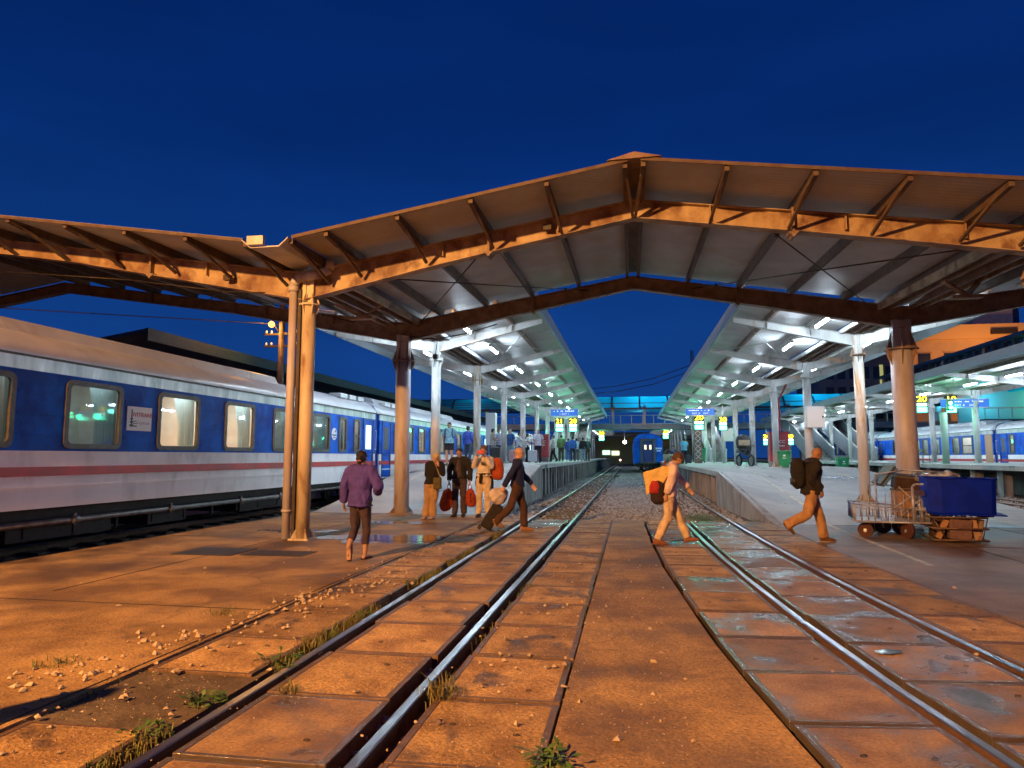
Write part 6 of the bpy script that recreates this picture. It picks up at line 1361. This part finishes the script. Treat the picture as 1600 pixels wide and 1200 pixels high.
x = F(1052, 50); sit = dict(pel=V3(0, 0, .50), wst=V3(0, .0, .65), cst=V3(0, .02, .85), nck=V3(0, .02, 1.01), hd=V3(0, .04, 1.16), sR=(.18, .02, .96), sL=(-.18, .02, .96), eR=(.22, .10, .72), eL=(-.22, .10, .72), wR=(.15, .30, .62), wL=(-.15, .30, .62), hR=(.09, .02, .47), hL=(-.09, .02, .47), kR=(.11, .42, .50), kL=(-.11, .42, .50), aR=(.11, .42, .09), aL=(-.11, .42, .09))
person('person sitting among baskets on the right platform beyond the woman in pink', (x, 50, zr(x, 50)), R(150), 1.66, sit, dict(top=(.10, .10, .20), trousers=(.05, .05, .08), hair='black', shoes=(.03, .03, .03), skin='tan'), 'people on the right platform', .016, .018)
# hand luggage on the platforms
def scase(label, x, y, z, col, h=.6, w=.42, rz=0):
    t = empty('suitcase', (x, y, z), rz, label, 'suitcase'); g = MB(); g.box(-w/2, w/2, -.13, .13, .06, h); g.build('case', mat('suitcase_shell', col, .45), t, bevel=.05)
    for s in (-1, 1):
        g = MB(); g.tube((s*w*.35-.015, -.08, .03), (s*w*.35+.015, -.08, .03), .03, n=10); g.build('wheel', K['black'], t)
    g = MB(); g.path([(-.07, .05, h-.02), (-.07, .05, h+.3), (.07, .05, h+.3), (.07, .05, h-.02)], .01, 5); g.build('handle', K['pipe'], t)
scase('black suitcase standing in front of the person in the grey tee', F(774, 32.6), 32.6, HL, (.015, .015, .018), .78, .50)
scase('pink suitcase between two columns of the left platform', F(803, 35.2), 35.2, HL, (.62, .34, .36), .66, .48)
scase('white suitcase beside the young man in the pale vest', F(832, 36.2), 36.2, HL, (.62, .66, .72), .66, .46)
scase('dark case pulled by the man in the light blue shirt on the right platform', F(1076, 47.2), 47.2, HR, (.02, .02, .03), .6, .36)
t = empty('backpack', (F(702, 26.6), 26.78, HL+1.18), 0, 'dark backpack of the young person in the light blue tee', 'bag'); g = MB(); g.loft([(0, 0, -.2), (0, 0, 0), (0, 0, .2)], [(.12, .08), (.15, .1), (.1, .07)], 12); g.build('bag_body', cm((.03, .04, .10)), t)
g = MB()
for s in (-1, 1): g.path([(s*.13, -.1, .24), (s*.14, -.30, .22), (s*.145, -.34, .05), (s*.16, -.28, -.12), (s*.15, -.05, -.16)], .02, 6)
g.build('strap', K['dblue'], t)
t = empty('basket', (F(1046, 49.5), 49.5, HR), 0, 'pale woven basket beside the sitting person on the right platform', 'basket'); g = MB(); g.loft([(0, 0, 0), (0, 0, .3), (0, 0, .62), (0, 0, .64)], [.30, .40, .44, .30], 14); g.build('basket_body', cm((.36, .38, .26)), t); g = MB(); g.path([(-.4, 0, .6), (-.2, 0, .95), (.2, 0, .95), (.4, 0, .6)], .02, 6); g.build('handle', cm((.3, .25, .2)), t)
t = empty('cardboard_box', (F(1056, 49), 49, HR), 0, 'tan cardboard box right of the sitting person', 'box'); g = MB(); g.box(-.45, .45, -.3, .3, 0, .55); g.build('box_body', cm((.36, .30, .22)), t, bevel=.01); g = MB(); g.box(-.04, .04, -.304, .304, .0, .556); g.build('tape', cm((.5, .42, .3)), t)
# motorbike with a loaded rider on the right platform
x = F(1164, 38); t = empty('motorbike', (x, 38, .99), R(200), 'parked motorbike with a big dark bundle on the right platform between two columns', 'motorbike')
for y in (-.62, .62):
    g = MB(); 
    for a in range(20): p, q_ = 2*PI*a/20, 2*PI*(a+1)/20; g.tube((0, y+.27*math.cos(p), .30+.27*math.sin(p)), (0, y+.27*math.cos(q_), .30+.27*math.sin(q_)), .05, n=8)
    wv = g.build('wheel', K['black'], t); g = MB(); g.tube((-.03, y, .30), (.03, y, .30), .18, n=14); g.build('rim', K['pipe'], wv)
g = MB(); g.loft([(0, -.75, .75), (0, -.3, .78), (0, .1, .62), (0, .4, .80), (0, .52, 1.0)], [(.12, .07), (.14, .09), (.10, .12), (.14, .10), (.10, .05)], 12); g.build('fairing', K['black'], t)
g = MB(); g.box(-.13, .13, -.7, .1, .82, .88); g.build('saddle', K['rubber'], t, bevel=.02); g = MB(); g.tube((-.33, .45, 1.05), (.33, .45, 1.05), .02, n=6); g.tube((0, .45, 1.05), (0, .62, .3), .03, n=6); g.tube((-.3, .42, 1.05), (-.34, .44, 1.25), .008, n=5); g.tube((.3, .42, 1.05), (.34, .44, 1.25), .008, n=5); g.build('handlebar', K['iron'], t)
t = empty('bundle', (x, 38.4, .99), 0, 'big dark bundle with a tan box strapped on the parked motorbike', 'bundle'); g = MB(); g.loft([(0, 0, .86), (0, 0, .95), (0, 0, 1.25), (0, 0, 1.55), (0, 0, 1.66)], [(.2, .2), (.36, .3), (.40, .32), (.33, .28), (.1, .1)], 14); meshed(g, 'bundle_body', K['black'], t, .02, 2, .03, 1, 6); g = MB(); g.box(-.28, .28, -.40, -.28, 1.08, 1.36); g.build('box_body', cm((.50, .38, .24)), t)
# street furniture scraps
t = empty('bench', (F(1442, 44), 44, 1.13), R(90), 'small metal bench on the far platform just right of the mauve column', 'bench'); g = MB(); g.box(-.6, .6, -.2, .2, .42, .46); g.build('seat', K['pipe'], t)
for a in (-.5, .5):
    for b in (-.16, .16): g = MB(); g.tube((a, b, 0), (a, b, .42), .02, n=6); g.build('leg', K['pipe'], t)
g = MB(); g.box(-.6, .6, .18, .22, .6, .8); g.build('backrest', K['pipe'], t)

# ================================================================== TROLLEYS
K['galv'] = mat('worn_grey_tube', (.40, .45, .56), .40, .3, col2=(.28, .30, .38), nscale=7, stain=(.16, .08, .05), stain_scale=4); K['tyre'] = mat('dusty_red_wheel', (.085, .03, .025), .8, col2=(.05, .02, .018)); K['tarp'] = mat('blue_tarpaulin', (.001, .020, .46), .6, spec=.15, col2=(.001, .014, .34), nscale=3, bump=.25, bscale=5)
tr = empty('luggage_trolley', (5.16, 14.35, 0), R(-10), 'grey barred luggage trolley on big castors, first of the trolleys at the right', 'luggage trolley', 'luggage trolleys at the right')
Lx, Wy = .98, .55
g = MB(); g.box(-Lx+.03, Lx-.03, -Wy+.03, Wy-.03, .375, .395); g.build('deck', mat('trolley_deck', (.45, .47, .48), .35, .7), tr)
g = MB(); g.path([(-Lx, -Wy, .38), (Lx, -Wy, .38), (Lx, Wy, .38), (-Lx, Wy, .38), (-Lx, -Wy, .38)], .025, 8); g.build('frame', K['galv'], tr)
for y, hh in ((-Wy, .40), (Wy, .40)):
    g = MB(); g.tube((-Lx, y, .38+hh), (-.05, y, .38+hh*.75), .017, n=6); g.tube((-.05, y, .38+hh*.75), (Lx, y, .38+hh*.75), .017, n=6); g.tube((-Lx, y, .38+hh*.80), (-.05, y, .38+hh*.58), .012, n=6)
    for i in range(19): xx = -Lx+i*Lx*2/18; g.tube((xx, y, .38), (xx, y, .38+hh*(1-.25*min(1, i/9))-.01), .011, n=5)
    g.build('side_rail', K['galv'], tr)
g = MB(); g.tube((-Lx, -Wy, .78), (-Lx, Wy, .78), .017, n=6)
for i in range(1, 9): yy = -Wy+i*Wy*2/9; g.tube((-Lx, yy, .38), (-Lx, yy, .78), .010, n=5)
g.build('end_rail', K['galv'], tr)
g = MB(); g.path([(-.02, -Wy, .38), (-.02, -Wy, 1.20), (.03, -Wy, 1.26), (Lx-.05, -Wy, 1.26), (Lx, -Wy, 1.20), (Lx, -Wy, .38)], .024, 8); g.path([(Lx, -Wy, 1.2), (Lx, Wy, 1.2), (Lx, Wy, .38)], .022, 8); g.tube((-.02, -Wy, 1.0), (-.38, -Wy, .66), .018, n=6); g.path([(-.02, -Wy, .72), (Lx, -Wy, .72)], .012, 6)
for i in range(1, 10): xx = -.02+i*.1; g.tube((xx, -Wy, .38), (xx, -Wy, 1.02), .010, n=5)
g.build('push_frame', K['galv'], tr)
g = MB(); g.box(.0, Lx-.02, -Wy-.02, -Wy+.02, 1.0, 1.12); g.build('bumper_strip', mat('worn_violet_strip', (.06, .05, .12), .4, col2=(.03, .03, .06), nscale=5), tr)
for (cx, cy, rr_, a) in ((-.80, -.38, .135, 20), (-.12, -.46, .165, 65), (.80, -.46, .165, 75), (-.10, .42, .15, 40), (.78, .42, .15, 30)):
    c_, s_ = math.cos(R(a)), math.sin(R(a)); g = MB(); g.tube((cx-.03*s_, cy-.03*c_, rr_), (cx+.03*s_, cy+.03*c_, rr_), rr_, n=22); g.tube((cx-.036*s_, cy-.036*c_, rr_), (cx+.036*s_, cy+.036*c_, rr_), rr_*.72, n=22); w = g.build('wheel', K['tyre'], tr)
    g = MB(); g.beam((cx-.045*s_, cy-.045*c_, rr_), (cx, cy, .36), .05, .008); g.beam((cx+.045*s_, cy+.045*c_, rr_), (cx, cy, .36), .05, .008); g.tube((cx-.05*s_, cy-.05*c_, rr_), (cx+.05*s_, cy+.05*c_, rr_), .02, n=8); g.build('castor_fork', K['galv'], w)
# second trolley behind, heaped with junk
def squash(root, f):
    for o_ in root.children_recursive:
        if o_.type == 'MESH' and not o_.name.startswith('wheel'):
            for v in o_.data.vertices: v.co.z *= f
squash(tr, .79)
t = empty('luggage_trolley', (5.50, 15.15, 0), R(-8), 'second barred trolley behind the first, heaped with junk', 'luggage trolley', 'luggage trolleys at the right')
g = MB(); g.box(-.7, .75, -.42, .42, .375, .40); g.build('deck', K['galv'], t)
g = MB(); g.path([(-.7, -.42, .38), (-.7, -.42, 1.5), (-.2, -.42, 1.62), (.5, -.42, 1.58), (.75, -.42, 1.5), (.75, -.42, .38)], .018, 8); g.path([(-.7, .42, .38), (-.7, .42, 1.2), (.75, .42, 1.2), (.75, .42, .38)], .018, 8); g.tube((-.3, -.42, .4), (.3, -.42, 1.2), .014, n=6); g.tube((.3, -.42, .4), (-.3, -.42, 1.2), .014, n=6)
for i in range(1, 9): g.tube((-.7+i*.16, -.42, .38), (-.7+i*.16, -.42, 1.0), .010, n=5)
g.build('frame', K['galv'], t)
for cx in (-.6, .65):
    for cy in (-.36, .36): g = MB(); g.tube((cx, cy-.03, .15), (cx, cy+.03, .15), .15, n=18); w = g.build('wheel', K['tyre'], t); g = MB(); g.beam((cx, cy-.05, .15), (cx, cy, .36), .05, .01); g.build('castor_fork', K['galv'], w)
squash(t, .76)
def junk(name, label, loc, rot, dims, col, cat='junk', bev=.02, grp=None):
    t = empty(name, loc, 0, label, cat, grp); t.rotation_euler = tuple(R(a) for a in rot); g = MB(); a, b, c = dims; g.box(-a/2, a/2, -b/2, b/2, -c/2, c/2); g.build('crate_shell', col, t, bevel=bev)
    g = MB(); g.box(-a/2-.004, a/2+.004, -b/2-.004, b/2+.004, c/2-.05, c/2-.01); g.build('rim', K['rubber'], t); return t
junk('plastic_crate', 'pale blue flattened crate leaning on top of the junk heap', (4.98, 15.0, 1.12), (8, -50, 10), (.46, .30, .12), mat('pale_blue_plastic', (.12, .26, .42), .5), 'crate')
junk('cardboard_box', 'dark brown box on top of the junk trolley', (5.45, 15.1, .98), (4, 6, -10), (.55, .5, .30), cm((.05, .03, .025)), 'box')
junk('cardboard_box', 'upright tan box inside the second trolley', (5.30, 15.0, .60), (0, 0, 5), (.30, .4, .55), cm((.34, .20, .11)), 'box')
junk('cardboard_box', 'grey brown box inside the second trolley at its right', (5.75, 15.0, .58), (0, 3, -5), (.32, .4, .5), cm((.22, .17, .14)), 'box')
g = MB()
rj = random.Random(2)
for i in range(14): g.ball((rj.uniform(-.4, .4), rj.uniform(-.2, .2), rj.uniform(-.08, .1)), (rj.uniform(.08, .16), rj.uniform(.08, .14), rj.uniform(.05, .1)), 8)
t = empty('plastic_sheet', (5.72, 14.9, 1.06), R(-8), 'crumpled dark and silver plastic sheets lying over the second trolley', 'plastic sheet'); meshed(g, 'sheet_heap', mat('crumpled_plastic', (.05, .055, .08), .25, col2=(.45, .5, .55), nscale=4, spec=.8), t, .018, 1, .03, 5, 12)
# blue tarpaulin tub on a rusty cage full of scrap
t = empty('scrap_cage', (5.66, 13.72, 0), R(-7), 'rusty wire cage full of wood and scrap under the blue tub', 'cage'); g = MB(); a, b, h = .42, .36, .44
for x_ in (-a, a):
    for y_ in (-b, b): g.beam((x_, y_, .02), (x_, y_, h), .035, .035)
for z in (.05, .25, h): g.path([(-a, -b, z), (a, -b, z), (a, b, z), (-a, b, z), (-a, -b, z)], .016, 6)
g.tube((-a, -b, h), (-a+.2, -b, .05), .010, n=5); g.tube((a, -b, h), (a-.1, -b, .05), .010, n=5); g.build('cage_frame', K['edge'], t)
for nm, x_, y_, rx, ry, d, c in (('wood_block', -.24, -.2, 10, 22, (.09, .08, .36), (.40, .22, .10)), ('scrap_box', .02, -.22, 0, 3, (.34, .2, .34), (.17, .10, .09)), ('wood_block', .26, -.22, 5, -12, (.10, .08, .36), (.42, .26, .16)), ('plank', .34, -.1, 0, 10, (.07, .3, .36), (.26, .17, .12)), ('scrap_box', 0, .1, 0, 0, (.7, .3, .32), (.06, .035, .03))):
    g = MB(); g.box(-d[0]/2, d[0]/2, -d[1]/2, d[1]/2, -d[2]/2, d[2]/2); o = g.build(nm, cm(c), None, bevel=.008); o.location = wp(t, (x_, y_, .23)); o.rotation_euler = (R(rx), R(ry), R(-7)); tag(o, {'wood_block': 'tan block of wood standing in the cage, '+('left' if x_ < 0 else 'right')+' of the square scrap box', 'scrap_box': 'square brown box in the front of the scrap cage' if y_ < 0 else 'dark box filling the back of the scrap cage', 'plank': 'plank at the right end of the scrap cage'}[nm], 'scrap')
t = empty('storage_tub', (5.72, 13.76, .46), R(-7), 'deep blue tarpaulin covered tub standing on the scrap cage', 'tub'); g = MB()
vs = []; n_ = 10
po = [(-.66, -.34), (.70, -.36), (.80, .30), (-.60, .32)]
def lp(z, s, o=0): return [(x*s+o, y*s, z+.015*math.sin(x*9)) for x, y in [(-.50, -.32), (-.3, -.36), (.1, -.37), (.47, -.36), (.56, -.30), (.60, .25), (.54, .33), (.0, .36), (-.42, .33), (-.50, .25)]]
r0, r1v, r2v, r3v, r4v = lp(.0, .90), lp(.06, .97), lp(.64, 1.0), lp(.67, .97), lp(.20, .93)
vs = r0+r1v+r2v+r3v+r4v; m_ = 10
fs = [(j*m_+k, j*m_+(k+1) % m_, (j+1)*m_+(k+1) % m_, (j+1)*m_+k) for j in range(4) for k in range(m_)]+[tuple(range(m_))[::-1], tuple(4*m_+k for k in range(m_))]
g.add(vs, fs, 0, False); g.build('tub_body', K['tarp'], t, bevel=.012)
g = MB(); g.add([(-.3, -.41, .02), (.66, -.42, .015), (.72, .1, .03), (.5, .3, .05), (-.3, -.41, .035), (.66, -.42, .03), (.72, .1, .045), (.5, .3, .065)], [(0,3,2,1),(4,5,6,7),(0,1,5,4),(1,2,6,5),(2,3,7,6),(3,0,4,7)]); g.build('tarp_flap', K['tarp'], t)
g = MB(); g.path([lp(.655, 1.012)[k % 10] for k in range(11)], .016, 6); g.build('rim', K['tarp'], t)
g = MB(); g.loft([(0, 0, -.3), (0, 0, -.1), (0, 0, .15), (0, 0, .28)], [(.08, .06), (.13, .1), (.12, .09), (.04, .04)], 12)
bag('pale lumpy sack squeezed between the barred trolley and the blue tub', 'sack', 'bag', g, cm((.42, .33, .24)), (5.25+.78, 14.45, .72) if False else (5.36, 13.98, .66), 0, (), wr=.02)
bpy.context.view_layer.update()
